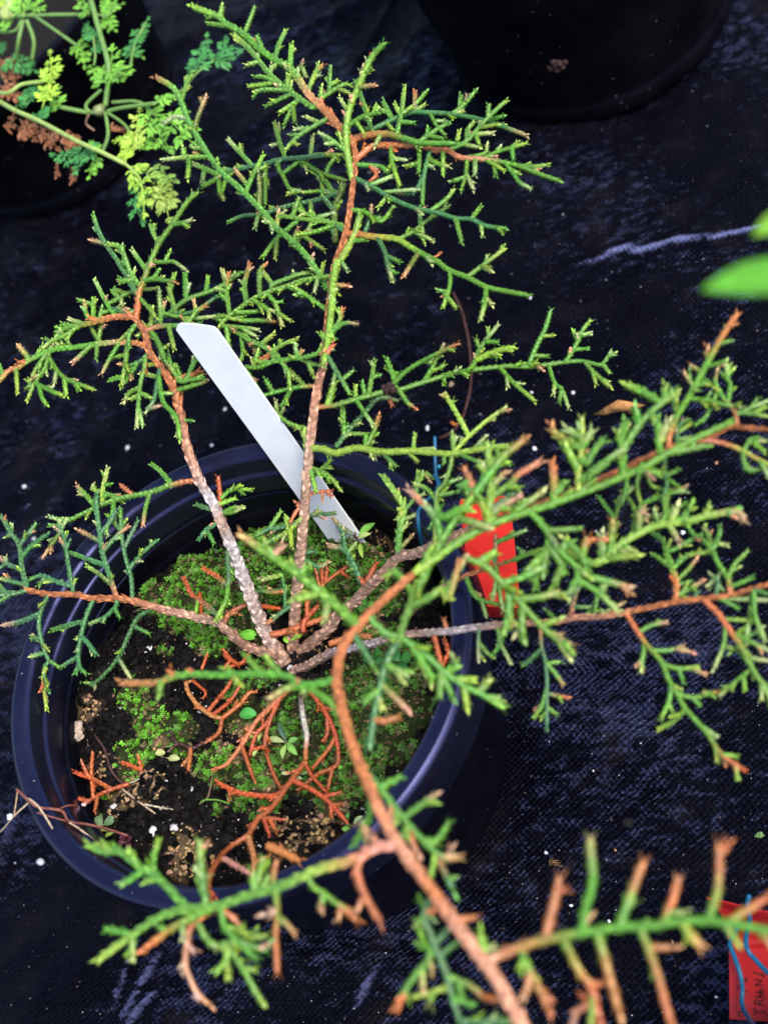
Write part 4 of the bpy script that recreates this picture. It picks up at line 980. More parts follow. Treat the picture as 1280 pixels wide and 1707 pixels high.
    for i in range(NM):
        if rs.rand() > np.clip(m_[i] * 2.6, 0, .9) * (.10 + 1.35 * clump[i] ** 1.5) * gap[i]: continue
        b = mv[i]
        hue = rs.rand()
        col = np.array([.052, .150, .014]) * (1 - b) + np.array([.14, .42, .020]) * b
        col = col * rs.uniform(.35, 1.15)
        if hue < .13: col = np.array([.17, .14, .05]) * rs.uniform(.5, 1.2)
        L0 = rs.uniform(.0008, .0018)
        n = rs.randint(5, 8); th0 = rs.rand() * 6.28
        lean_ = rs.uniform(-.5, .5, 2)
        top = z[i] + rs.uniform(.0003, .0017) * (.5 + clump[i])
        vs, fs, cs = [], [], []
        for k in range(n):
            th = th0 + k * 6.283 / n + rs.uniform(-.25, .25); L = L0 * rs.uniform(.7, 1.15)
            cx, sy = math.cos(th), math.sin(th)
            el = rs.uniform(.05, .75)
            def P(d, wv, lift):
                X_, Y_ = cx * d - sy * wv, sy * d + cx * wv
                return (x[i] + X_, y[i] + Y_, top + lift + (X_ * lean_[0] + Y_ * lean_[1]))
            o_ = len(vs); wd = L * .24
            vs += [P(0, 0, 0), P(L * .5, -wd, L * el * .5), P(L * .5, wd, L * el * .5), P(L, 0, L * el * .75)]
            fs += [(o_, o_ + 1, o_ + 2), (o_ + 1, o_ + 3, o_ + 2)]
            cc = tuple(col * rs.uniform(.85, 1.2)); cs += [tuple(np.array(cc) * .75), cc, cc, tuple(np.array(cc) * 1.25)]
        mb.add(vs, fs, cs)
    prop(mb.build('moss', M_SOFT, smooth=False), 'bright green moss cushions spreading over the soil in the pot', 'moss', kind='stuff')
build_soil()
def sz(px, py, up=0.0):
    p = at(px, py, SOIL_Z)
    z = float(soil_h(np.array([[p.x]]), np.array([[p.y]]))[0, 0])
    p = at(px, py, z)
    z = float(soil_h(np.array([[p.x]]), np.array([[p.y]]))[0, 0]) + up
    return at(px, py, z)

# ------------------------------------------------------------------ strips: labels and tags
def strip(mb, pairs, th, col, view=(0, 0, 1)):
    """a thin plastic card through pairs of traced edge points (left, right, height cm), with real thickness"""
    L = []; R = []
    for lx, ly, rx, ry, z in pairs:
        L.append(np.array(at(view[0] + lx / view[2], view[1] + ly / view[2], z / 100 if not isinstance(z, tuple) else z[0] / 100)))
        R.append(np.array(at(view[0] + rx / view[2], view[1] + ry / view[2], z / 100 if not isinstance(z, tuple) else z[1] / 100)))
    vs, fs = [], []
    n = len(L)
    for i in range(n):
        t = L[min(i + 1, n - 1)] - L[max(i - 1, 0)]; nn = np.cross(t, R[i] - L[i]); nn /= np.linalg.norm(nn)
        if nn[2] < 0: nn = -nn
        nn = nn * th / 2
        vs += [L[i] + nn, R[i] + nn, R[i] - nn, L[i] - nn]
    for i in range(n - 1):
        for k in range(4):
            fs.append((i * 4 + k, i * 4 + (k + 1) % 4, i * 4 + 4 + (k + 1) % 4, i * 4 + 4 + k))
    fs += [(3, 2, 1, 0), tuple((n - 1) * 4 + k for k in range(4))]
    mb.add(vs, fs, col)
    return L, R
def ray_plane(px, py, p0, nn):
    r = CAMROT @ np.array([(px - 640) / FPX, -(py - 853.5) / FPX, -1.0]); o = np.array([0, 0, CAM_H])
    return o + r * (np.dot(np.array(p0) - o, nn) / np.dot(r, nn))
a_, b_, c_ = (np.array(at(*q)) for q in ((293, 549, .210), (363, 551, .212), (606, 920, .106)))
nn = np.cross(b_ - a_, c_ - a_); nn /= np.linalg.norm(nn)
if np.dot(nn, NV) < 0: nn = -nn
outl = [(296, 542), (301, 539), (330, 541), (356, 545), (363, 551), (481, 720), (598, 889), (622, 924), (553, 909), (530, 876), (412, 713), (293, 550)]
mb = MB()
top = [ray_plane(x, y, a_, nn) for x, y in outl]
bot = [q - nn * .0009 for q in top]
n_ = len(outl)
mb.add(top + bot, [tuple(range(n_))[::-1], tuple(range(n_, 2 * n_))] + [(k, (k + 1) % n_, n_ + (k + 1) % n_, n_ + k) for k in range(n_)], (.80, .80, .80))
lab = mb.build('plant_label', M_CARD, smooth=False)
bv = lab.modifiers.new('soft_edges', 'BEVEL'); bv.width = .0002; bv.limit_method = 'ANGLE'
prop(lab, 'blank white plastic plant label stuck slantwise in the moss at the back of the pot', 'plant label')

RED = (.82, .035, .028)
def tubeobj(name, pts, parent, mat, col, view, w, sides=7, rough=0.0, step=.0012, colvar=.06):
    rows = []
    for x, y, z in pts:
        q = at(view[0] + x / view[2], view[1] + y / view[2], z / 100)
        r = w * .5 * depth(q) / FPX
        rows.append([q.x, q.y, q.z, r, *col])
    mb = MB(); tube(mb, rows, sides, step, rough, tip=False, colvar=colvar)
    return mb.build(name, mat, parent)
BLUE = (.002, .095, .19)
tg = thing('plant_tag', 'red plastic tag hanging outside the right side of the pot behind juniper shoots', 'plant tag', tuple(at(820, 930, .09)))
mb = MB()
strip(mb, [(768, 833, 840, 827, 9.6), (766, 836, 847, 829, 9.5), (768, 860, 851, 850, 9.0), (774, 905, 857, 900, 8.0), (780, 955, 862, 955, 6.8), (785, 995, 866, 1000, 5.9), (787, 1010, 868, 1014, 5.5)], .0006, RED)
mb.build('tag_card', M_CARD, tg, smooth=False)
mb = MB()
strip(mb, [(788, 1009, 869, 1013, 5.6), (785, 1018, 874, 1022, 4.9), (782, 1027, 880, 1030, 3.9)], .0006, (.62, .025, .02))  # shade painted into the red, as the flap faces another way
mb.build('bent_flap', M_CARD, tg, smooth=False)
V = (620, 700, 4.571)
tubeobj('tie_wire', [(478, 125, 16.6), (480, 210, 16.4), (480, 300, 16.2), (488, 420, 16.0), (505, 490, 15.9), (480, 560, 15.9), (410, 620, 15.8), (360, 680, 15.8), (350, 740, 15.8), (358, 830, 15.5), (372, 900, 14.8), (385, 960, 14.0)], tg, M_CARD, BLUE, V, 6.5)
tubeobj('tie_wire', [(470, 420, 16.1), (500, 450, 15.8), (520, 500, 15.6), (500, 560, 15.6), (470, 600, 15.6), (490, 660, 15.3), (520, 720, 14.6), (570, 790, 12), (640, 800, 10.4), (690, 780, 9.5)], tg, M_CARD, BLUE, V, 6.5)
mb = MB(); blob(mb, at(731.5, 778, .16), .0010, (.05, .34, .48), 3, 2, 1, .1); mb.build('wire_end', M_CARD, tg)

# the tag of the neighbouring plant
V2_ = (1120, 1460, 6.9125)
t2 = thing('plant_tag', 'red plastic tag with handwriting and blue wires in the bottom right corner', 'plant tag', tuple(at(1250, 1610, .04)))
mb = MB()
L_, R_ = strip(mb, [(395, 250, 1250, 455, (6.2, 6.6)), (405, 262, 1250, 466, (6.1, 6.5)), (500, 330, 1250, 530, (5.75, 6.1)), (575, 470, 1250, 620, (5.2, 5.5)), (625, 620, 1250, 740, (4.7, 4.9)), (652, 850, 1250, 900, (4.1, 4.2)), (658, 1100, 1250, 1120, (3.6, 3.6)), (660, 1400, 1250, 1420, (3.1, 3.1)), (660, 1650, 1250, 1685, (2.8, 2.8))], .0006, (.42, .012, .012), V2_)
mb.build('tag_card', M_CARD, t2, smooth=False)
def card_z(x, y):
    ys = [250, 330, 470, 620, 850, 1100, 1400, 1650]; zs = [6.3, 5.85, 5.3, 4.78, 4.15, 3.6, 3.1, 2.8]
    return float(np.interp(y - (x - 640) * .08, ys, zs))
mb = MB()
INK = (.012, .004, .004)
def pen(pts, w=1.9):
    rows = []
    for x, y in pts:
        q = at(V2_[0] + x / V2_[2], V2_[1] + y / V2_[2], (card_z(x, y) + .045) / 100)
        rows.append([q.x, q.y, q.z, w * .5 * depth(q) / FPX, *INK])
    tube(mb, rows, 4, .0009, 0, tip=False, colvar=0)
pen([(935, 1520), (945, 1560), (950, 1600)]); pen([(944, 1560), (1000, 1568), (1058, 1572)]); pen([(1056, 1590), (1060, 1555)])
pen([(950, 1470), (1000, 1485), (1060, 1500)]); pen([(950, 1472), (945, 1440), (970, 1425), (1000, 1440), (1005, 1480)]); pen([(1003, 1465), (1035, 1440), (1062, 1420)])
pen([(960, 1390), (1000, 1400), (1040, 1392), (1055, 1370), (1040, 1352), (1012, 1362), (1005, 1392)])
pen([(958, 1335), (1000, 1348), (1040, 1342), (1055, 1322), (1040, 1306), (1012, 1314), (1004, 1342)])
pen([(1042, 1262), (1000, 1262), (955, 1258)]); pen([(955, 1258), (1000, 1232), (1035, 1205)]); pen([(1038, 1205), (990, 1204), (945, 1200)])
pen([(930, 1115), (980, 1128), (1040, 1150), (1056, 1140)]); pen([(1030, 1120), (1056, 1140), (1050, 1175)])
pen([(795, 1562), (768, 1575), (765, 1602), (790, 1622), (815, 1612)]); pen([(733, 1508), (738, 1520)]); pen([(768, 1560), (815, 1562)], 1.2)
pen([(845, 1165), (850, 1230)]); pen([(845, 1325), (868, 1340)]); pen([(830, 1200), (870, 1205)]); pen([(750, 1180), (790, 1210)]); pen([(755, 1260), (765, 1300)]); pen([(1085, 1600), (1100, 1610)])
mb.build('handwriting', M_CARD, t2)
tubeobj('tie_wire', [(740, 600, 6.0), (725, 650, 5.6), (690, 700, 5.3), (660, 780, 5.0), (690, 870, 4.8), (750, 1030, 4.4), (795, 1190, 4.2), (808, 1330, 4.0), (800, 1440, 4.0), (820, 1540, 4.2), (890, 1660, 5.2), (960, 1760, 7.2)], t2, M_CARD, BLUE, V2_, 8.5)
tubeobj('tie_wire', [(885, 225, 7.2), (870, 290, 7.0), (862, 360, 6.9), (890, 470, 6.5), (880, 560, 6.1), (855, 660, 5.7), (848, 780, 5.4), (880, 880, 5.2), (960, 970, 5.2), (1060, 1080, 5.3), (1180, 1190, 5.6)], t2, M_CARD, BLUE, V2_, 8.5)

# ------------------------------------------------------------------ leaves
def leaf(mb, b, t, width, col, shape='ellipse', bend=.12, fold=.25, n=8, roll=0.0, var=.12, up=(0, 0, 1)):
    """one leaf blade from base b to tip t, folded along its midrib"""
    b, t = np.array(b), np.array(t)
    ax = t - b; L = np.linalg.norm(ax); ax = ax / L
    up = np.array(up, float); sd_ = np.cross(up, ax)
    if np.linalg.norm(sd_) < 1e-6: sd_ = np.array([1., 0, 0])
    sd_ /= np.linalg.norm(sd_); up = np.cross(ax, sd_)
    sd_, up = sd_ * math.cos(roll) + up * math.sin(roll), up * math.cos(roll) - sd_ * math.sin(roll)
    vs, cs, fs = [], [], []
    for i in range(n + 1):
        u = i / n
        if shape == 'heart': hw = (math.sin(math.pi * min(1, u * .62 + .02)) ** .8) * (1 if u < .86 else 1 - (u - .86) * 3.5)
        elif shape == 'round': hw = math.sin(math.pi * (u * .94 + .03)) ** .6
        elif shape == 'lance': hw = math.sin(math.pi * u ** 1.35) ** .9 if 0 < u < 1 else 0
        else: hw = math.sin(math.pi * (u * .97 + .015)) ** .85
        hw *= width / 2
        c = b + ax * L * u + up * bend * L * math.sin(math.pi * u)
        notch = -ax * L * .14 * max(0, u - .8) * 5 if shape == 'heart' else 0
        vs += [c - sd_ * hw + up * fold * hw, c - sd_ * hw * .5 + up * fold * hw * .35, c + notch, c + sd_ * hw * .5 + up * fold * hw * .35, c + sd_ * hw + up * fold * hw]
        k = np.array(col)
        cs += [tuple(k * .92), tuple(k * random.uniform(1 - var, 1 + var)), tuple(k * 1.22), tuple(k * random.uniform(1 - var, 1 + var)), tuple(k * .92)]
    for i in range(n):
        for k in range(4): fs.append((i * 5 + k, i * 5 + k + 1, i * 5 + 6 + k, i * 5 + 5 + k))
    mb.add(vs, fs, cs)

def weed(name, label, cat, base, leaves, stalk, view, lift=.006, shape='ellipse'):
    """a small weed: leaves traced as base, tip, width px, colour; each leaf and stalk a part"""
    bx_, by_ = view[0] + base[0] / view[2], view[1] + base[1] / view[2]
    root = sz(bx_, by_)
    t = thing(name, label, cat, tuple(root))
    def P(x, y, up): 
        q = sz(view[0] + x / view[2], view[1] + y / view[2], 0)
        return at(view[0] + x / view[2], view[1] + y / view[2], max(q.z, root.z) + up)
    for x0, y0, x1, y1, wpx, col, *sh in leaves:
        a = P(x0, y0, lift); b = P(x1, y1, lift + random.uniform(-.001, .0015))
        mb = MB(); leaf(mb, a, b, wpx / view[2] * depth(a) / FPX, col, sh[0] if sh else shape)
        mb.build('leaf', M_SOFT, t)
        if stalk:
            mb = MB()
            rows = []
            for f in (0, .5, 1):
                q = root.lerp(a, f); rows.append([q.x, q.y, q.z + .0015 * math.sin(math.pi * f), .00035, *stalk])
            tube(mb, rows, 5, .001, 0, tip=False); mb.build('stalk', M_SOFT, t)
    return t
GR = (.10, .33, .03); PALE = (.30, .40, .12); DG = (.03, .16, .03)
W6 = (280, 1100, 3.2); W2 = (280, 760, 3.2); W5 = (0, 1100, 3.2); W3 = (560, 780, 3.2)
weed('weed_seedling', 'small weed with five narrow pale leaves in a star, below the middle of the moss', 'weed', (632, 440),
     [(622, 438, 532, 420, 36, (.36, .42, .16)), (632, 432, 588, 332, 30, (.06, .12, .07)), (640, 445, 694, 418, 36, (.16, .36, .07)), (638, 446, 690, 508, 40, (.20, .42, .07)), (630, 450, 612, 530, 34, (.28, .42, .09))], (.2, .22, .08), W6)
weed('weed_seedling', 'weed seedling with rounded leaves in front of the foot of the white label', 'weed', (1010, 450),
     [(985, 420, 890, 330, 60, (.10, .16, .07)), (1000, 410, 935, 318, 50, (.28, .30, .28)), (1018, 435, 1104, 358, 46, (.17, .42, .06)), (1015, 440, 1082, 415, 34, (.42, .52, .16)), (1025, 465, 1040, 545, 28, (.26, .40, .06)), (960, 470, 920, 500, 40, (.08, .22, .04))], (.12, .06, .05), W2)
weed('clover', 'grey green clover by the left inner wall of the pot', 'clover', (548, 905),
     [(548, 880, 528, 828, 52, (.12, .20, .09), 'heart'), (556, 880, 612, 850, 52, (.13, .22, .10), 'heart'), (545, 885, 498, 880, 48, (.16, .22, .10), 'heart'), (500, 895, 590, 912, 26, (.26, .26, .06)), (560, 945, 608, 922, 26, (.20, .30, .05))], (.2, .2, .08), W5)
weed('clover', 'purple clover at the lower left inside the pot', 'clover', (668, 985),
     [(668, 968, 655, 935, 40, (.075, .018, .03), 'heart'), (676, 970, 704, 952, 40, (.07, .017, .03), 'heart'), (676, 975, 698, 1003, 38, (.08, .02, .03), 'heart'), (664, 975, 634, 985, 38, (.07, .02, .03), 'heart')], (.1, .04, .03), W5)
weed('clover', 'bright green clover between the rust brown stem and the middle of the pot', 'clover', (1058, 815),
     [(1058, 800, 1042, 768, 42, GR, 'heart'), (1062, 803, 1100, 790, 40, GR, 'heart'), (1055, 808, 1018, 828, 44, (.08, .28, .03), 'heart')], (.1, .2, .04), W2)
weed('sprout', 'bright heart shaped sprout leaf beside the foot of the left leaning stem', 'sprout', (405, 960), [(380, 955, 470, 965, 60, (.16, .45, .04), 'heart')], (.2, .3, .06), W2)
weed('sprout', 'round bright green sprout leaf beside the rust red sprigs left of the middle', 'sprout', (430, 300), [(385, 292, 472, 290, 66, (.07, .34, .05), 'round')], (.2, .3, .06), W6)
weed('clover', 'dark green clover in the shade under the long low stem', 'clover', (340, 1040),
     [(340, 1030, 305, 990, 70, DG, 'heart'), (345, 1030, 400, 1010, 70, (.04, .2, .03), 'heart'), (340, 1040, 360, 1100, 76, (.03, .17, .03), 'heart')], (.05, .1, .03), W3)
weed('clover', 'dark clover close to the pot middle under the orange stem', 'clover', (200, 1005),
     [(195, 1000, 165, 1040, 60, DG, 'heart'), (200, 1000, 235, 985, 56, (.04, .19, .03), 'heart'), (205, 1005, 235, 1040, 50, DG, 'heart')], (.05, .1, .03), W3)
weed('sprout', 'two yellowish round leaves on the black soil lump', 'sprout', (890, 530), [(830, 500, 882, 495, 40, (.40, .40, .14), 'round'), (900, 525, 960, 528, 38, (.42, .44, .16), 'round')], (.3, .25, .1), W5)
weed('sprout', 'cluster of small oval leaves at the lower right rim', 'sprout', (960, 890), [(950, 880, 965, 812, 26, (.10, .30, .05)), (992, 885, 1038, 832, 34, (.40, .55, .25)), (930, 905, 975, 905, 36, (.20, .48, .07), 'round')], (.15, .25, .06), W6)
weed('sprout', 'tiny pale sprout leaves below the rust red fork', 'sprout', (650, 610), [(604, 605, 646, 608, 22, (.42, .5, .2)), (684, 630, 718, 634, 22, (.42, .5, .2)), (710, 610, 748, 600, 22, (.2, .35, .1))], (.2, .25, .08), W6)
weed('sprout', 'pair of pale green leaves among the rust red sprigs', 'sprout', (460, 450), [(425, 408, 460, 408, 26, (.24, .5, .08), 'round'), (485, 430, 500, 388, 24, (.34, .46, .12)), (455, 515, 478, 480, 24, (.36, .46, .12))], (.2, .25, .08), W6)
weed('sprout', 'small round leaf by the salmon stem above the right rim', 'sprout', (915, 575), [(905, 575, 930, 572, 26, (.14, .5, .05), 'round')], (.1, .2, .05), W6)
weed('sprout', 'bright yellow green sprout at the plant foot', 'sprout', (660, 985), [(640, 1000, 625, 960, 30, (.22, .5, .04)), (660, 985, 690, 955, 34, (.3, .55, .05)), (690, 975, 715, 950, 28, (.2, .45, .05)), (1045, 650, 1048, 628, 24, (.2, .6, .06), 'round')][:3], (.2, .3, .05), W2)

# ------------------------------------------------------------------ the ferny plant at the top left
BP1 = back_pot('black nursery pot at the top left under the ferny plant', [(0, 374), (120, 348), (215, 302), (262, 240), (288, 150), (290, 95)], 1.16, .13)
BP2 = back_pot('large black nursery pot cut off by the top edge', [(775, 150), (835, 198), (870, 208), (930, 216), (1000, 206), (1080, 184), (1130, 150), (1165, 110)], 1.22, .20)
P = Plant('ferny_plant', 'ferny herb with yellow green stalks and finely cut leaves hanging over the top left pot', 'herb', (BP1[0], BP1[1], .10))
V1 = (0, 0, 2.6667)
def ftube(name, pts, w, col):
    return tubeobj(name, pts, P.o, M_SOFT, col, V1, w)
SY = (.34, .46, .11); SG = (.16, .30, .07)
px0 = to_px(np.array([[BP1[0], BP1[1], .11]])); cx_, cy_ = float(px0[0][0]) * 2.6667, float(px0[1][0]) * 2.6667
for pts, w, col in [([(cx_, cy_, 10.5), (-250, 250, 14), (0, 450, 16.5), (180, 540, 17), (350, 630, 17), (460, 680, 16.8), (560, 730, 16)], 8, SY), ([(cx_, cy_, 10.5), (-200, 300, 15), (0, 412, 17), (100, 375, 17.2), (195, 362, 17.2)], 6.5, SY),
                    ([(110, 70, 17), (250, 66, 17), (400, 64, 16.5)], 6.5, SG), ([(140, 60, 17), (240, 130, 17), (340, 200, 16.5)], 5.5, SG), ([(105, 90, 17), (85, 180, 16.5), (75, 260, 15.5)], 7, SG), ([(120, 90, 17), (152, 180, 16.3), (145, 265, 15.5)], 7, SG),
                    ([(100, 80, 17), (70, 135, 16.6), (0, 142, 16.4), (-60, 140, 16)], 5, SG), ([(cx_, cy_, 10.5), (-60, 60, 15), (60, 70, 17), (110, 70, 17.2)], 8, SG),
                    ([(cx_, cy_, 10.5), (200, -260, 14), (360, -120, 17.5), (405, 0, 18), (440, 130, 17.5), (475, 250, 17), (485, 330, 16.5), (470, 470, 15.5)], 9, SG), ([(460, 480, 15.5), (400, 500, 15.5), (240, 470, 16.3)], 7.5, SG),
                    ([(480, 495, 15.5), (540, 480, 15.8), (690, 460, 16.2)], 7, SG), ([(400, 500, 15.6), (385, 465, 15.8), (450, 400, 16.2)], 6, SG), ([(470, 500, 15.5), (482, 600, 15), (455, 680, 14.5)], 6.5, SG), ([(500, 455, 15.6), (620, 455, 15.8), (700, 520, 15.6)], 6, SG),
                    ([(395, 510, 15.5), (385, 550, 15), (420, 580, 14.6)], 3.5, (.35, .2, .12)), ([(480, 500, 15.5), (560, 560, 15.5), (600, 640, 15.4)], 5, SG), ([(690, 460, 16.2), (800, 410, 15.5), (870, 330, 15), (950, 270, 14.5)], 4.5, SG), ([(580, 300, 15.5), (600, 200, 15.5), (650, 100, 15.5)], 4.5, SG),
                    ([(420, 60, 17.7), (480, 70, 17.3), (520, 20, 17)], 4, SG), ([(415, 160, 17.3), (425, 240, 16.8), (420, 290, 16.5)], 4, SG), ([(560, 730, 16), (620, 790, 15.6), (640, 900, 15)], 5, SY), ([(20, -40, 17), (45, 20, 17.3), (60, 70, 17.2)], 13, (.42, .52, .16))]:
    ftube('stalk', pts, w, col)
def frond(rachis, hw, col, z, name='frond', n=None, label=None, fold=.2):
    """a finely cut leaf: leaflets in pairs, each of five lobes"""
    pts = [[*at(x / 2.6667, y / 2.6667, zz / 100), .0004, *col] for (x, y), zz in zip(rachis, z)]
    C = catmull(pts, .0006)
    mb = MB()
    rw = [list(r) for r in pts]
    tube(mb, rw, 5, .001, 0)
    L = np.linalg.norm(np.diff(C[:, :3], axis=0), axis=1).sum()
    W = hw / 2.6667 * depth(pts[0]) / FPX
    n = n or max(3, int(L / (W * .52)))
    T, U, _ = frames(C)
    for k in range(n + 1):
        u = .12 + .88 * k / n
        i = min(len(C) - 1, int(u * (len(C) - 1)))
        for s_ in ((-1, 1) if k < n else (0,)):
            a0 = s_ * random.uniform(.75, 1.1)
            t = T[i]; sd_ = np.cross((0, 0, 1.0), t); sd_ /= np.linalg.norm(sd_)
            LL = W * (1.05 - .5 * u) * random.uniform(.8, 1.1)
            d0 = t * math.cos(a0) + sd_ * math.sin(a0); d0[2] += random.uniform(-.35, .25)
            o_ = C[i, :3]
            k0 = o_ + d0 * LL * .45
            kc = np.array(col) * random.uniform(.75, 1.25)
            tube(mb, [[*o_, .0003, *kc], [*k0, .0004, *kc]], 4, .001, 0)
            for m_ in (-2, -1, 0, 1, 2):
                a1 = a0 + m_ * .48 + random.uniform(-.12, .12)
                d1 = t * math.cos(a1) + sd_ * math.sin(a1); d1[2] = d0[2] + random.uniform(-.3, .3)
                ln = LL * (.62 if m_ == 0 else .5) * random.uniform(.8, 1.15)
                st = o_ + d0 * LL * (.42 if abs(m_) < 2 else .22)
                leaf(mb, st, st + d1 * ln, ln * .46, kc, 'lance' if random.random() < .3 else 'ellipse', .05, fold, 3)
    o = mb.build(name, M_SOFT, P.o)
    if label: o['label'] = label
YF = (.36, .58, .05); MF = (.19, .46, .05); GF = (.065, .27, .06); OF = (.30, .42, .07)
frond([(190, 480), (212, 400), (228, 330), (226, 250)], 85, YF, (16.8, 17, 17.2, 17.2), label='bright yellow green frond')
frond([(480, 400), (492, 320), (500, 235)], 105, MF, (16.5, 16.6, 16.4)); frond([(470, 370), (430, 330), (405, 300)], 60, MF, (16.4, 16.2, 16)); frond([(500, 370), (540, 330), (575, 300)], 60, MF, (16.4, 16.2, 16))
frond([(330, 190), (365, 220), (375, 285)], 62, MF, (16.5, 16.3, 16)); frond([(585, 270), (600, 180), (655, 95)], 62, GF, (15.5, 15.5, 15.5)); frond([(585, 250), (610, 235), (630, 250)], 40, MF, (15.4, 15.3, 15.2))
frond([(870, 320), (890, 250), (920, 170)], 75, GF, (15, 14.6, 14.4)); frond([(930, 280), (990, 230), (1000, 170)], 70, GF, (14.5, 14.3, 14.2)); frond([(960, 265), (1030, 240), (1095, 215)], 70, GF, (14.4, 14.2, 14))
frond([(690, 462), (730, 430), (780, 420)], 70, MF, (16.2, 16, 15.6)); frond([(700, 500), (760, 540), (850, 630)], 120, MF, (15.8, 15.4, 15)); frond([(650, 480), (690, 560), (740, 640)], 90, MF, (15.8, 15.5, 15)); frond([(600, 620), (660, 630), (720, 650)], 70, MF, (15.2, 15, 14.8))
frond([(590, 690), (605, 600), (620, 505)], 80, (.40, .56, .08), (15.8, 15.6, 15.6), label='bright yellow frond hanging lowest'); frond([(560, 725), (560, 660), (570, 600)], 50, YF, (16, 15.8, 15.6)); frond([(600, 640), (550, 620), (510, 625)], 40, YF, (15.6, 15.5, 15.4))
frond([(560, 725), (615, 780), (640, 860), (640, 935)], 85, (.32, .54, .055), (16, 15.7, 15.3, 15)); frond([(620, 770), (690, 760), (770, 800)], 80, (.25, .42, .07), (15.7, 15.3, 15)); frond([(620, 830), (600, 900), (625, 965)], 75, GF, (15.3, 14.8, 14.4)); frond([(640, 830), (720, 870), (750, 960)], 90, OF, (15.2, 14.8, 14.4)); frond([(700, 780), (740, 850), (770, 900)], 60, OF, (15, 14.7, 14.4))
frond([(450, 670), (350, 690), (250, 690)], 78, GF, (16.6, 16.2, 15.8)); frond([(430, 680), (415, 730), (400, 780)], 60, MF, (16.4, 16, 15.7)); frond([(380, 680), (340, 730), (330, 760)], 55, GF, (16.2, 16, 15.8)); frond([(440, 670), (410, 650), (400, 630)], 40, MF, (16.6, 16.4, 16.3))
frond([(150, 450), (120, 420), (80, 470)], 70, GF, (16.8, 16.5, 16)); frond([(230, 490), (190, 510), (150, 510)], 60, GF, (16.5, 16.3, 16)); frond([(270, 470), (240, 430), (260, 400)], 55, MF, (16.5, 16.4, 16.3))
frond([(75, 260), (30, 280), (0, 320)], 85, GF, (15.6, 15.2, 14.8)); frond([(75, 260), (110, 290), (150, 310)], 60, GF, (15.5, 15.2, 15)); frond([(10, 240), (10, 220), (0, 190)], 40, GF, (15, 15, 15))
frond([(20, 150), (25, 120), (10, 90)], 50, MF, (16.6, 16.8, 16.9)); frond([(110, 70), (105, 20), (130, -40)], 90, MF, (17.2, 17.4, 17.4)); frond([(150, 60), (170, 10), (200, -30)], 70, MF, (17.1, 17.2, 17.2)); frond([(60, 60), (40, 10), (10, -30)], 70, YF, (17.2, 17.3, 17.3))
frond([(400, 60), (370, 40), (350, 0)], 60, MF, (17.4, 17.3, 17.3)); frond([(470, 70), (500, 30), (540, 20)], 55, MF, (17.2, 17.1, 17)); frond([(455, 70), (480, 100), (510, 130)], 50, MF, (17.2, 17, 16.8)); frond([(480, 50), (470, 10), (490, -20)], 50, MF, (17.2, 17, 16.8)); frond([(425, 180), (390, 140), (380, 110)], 45, GF, (17, 16.7, 16.5)); frond([(425, 240), (440, 200), (420, 170)], 40, GF, (16.8, 16.6, 16.5))
BRN = (.34, .14, .065)
for pts, hw in [([(20, 560), (40, 570), (60, 510)], 40), ([(90, 530), (120, 570), (150, 610)], 80), ([(180, 560), (215, 610), (250, 650)], 62), ([(270, 600), (310, 620), (350, 640)], 60), ([(255, 720), (255, 750), (250, 780)], 36), ([(320, 740), (325, 770), (320, 800)], 46), ([(0, 260), (40, 310), (60, 360)], 70), ([(0, 380), (50, 410), (90, 430)], 60), ([(490, 560), (530, 570), (560, 580)], 34)]:
    frond(pts, hw, BRN, (15.4, 15, 14.8), 'withered_frond', 4, 'crumpled brown frond', 1.2)
mb = MB(); blob(mb, at(165, 184, .155), .0045, (.22, .26, .10), 4, 2, .8, .4); blob(mb, at(16, 22, .17), .0055, (.40, .48, .14), 6, 2, .8, .4); mb.build('crown', M_SOFT, P.o)

# ------------------------------------------------------------------ the blurred leaves at the right edge
lp = at(1520, 470, .0)
bl = thing('broadleaf_plant', 'out of focus bright green smooth leaves poking in at the right edge', 'leafy plant', (lp.x, lp.y, 0))
mb = MB()
leaf(mb, at(1465, 452, .385), at(1168, 484, .405), 92 * .33 / FPX, (.08, .29, .014), 'lance', .03, .12, 18, .12, .04)
mb.build('leaf', M_SOFT, bl)
mb = MB()
leaf(mb, at(1430, 330, .38), at(1253, 394, .395), 72 * .33 / FPX, (.16, .36, .02), 'lance', .03, .12, 14, .12, .04)
mb.build('leaf', M_SOFT, bl)
mb = MB()
tube(mb, [[lp.x, lp.y, 0, .0028, *SG], [*at(1560, 470, .14), .0026, *SG], [*at(1510, 440, .37), .0022, *SG], [*at(1430, 330, .38), .0012, *SG]], 8, .003, .04)
tube(mb, [[*at(1512, 442, .365), .0014, *SG], [*at(1465, 452, .385), .0012, *SG]], 6, .002)
mb.build('stalk', M_SOFT, bl)

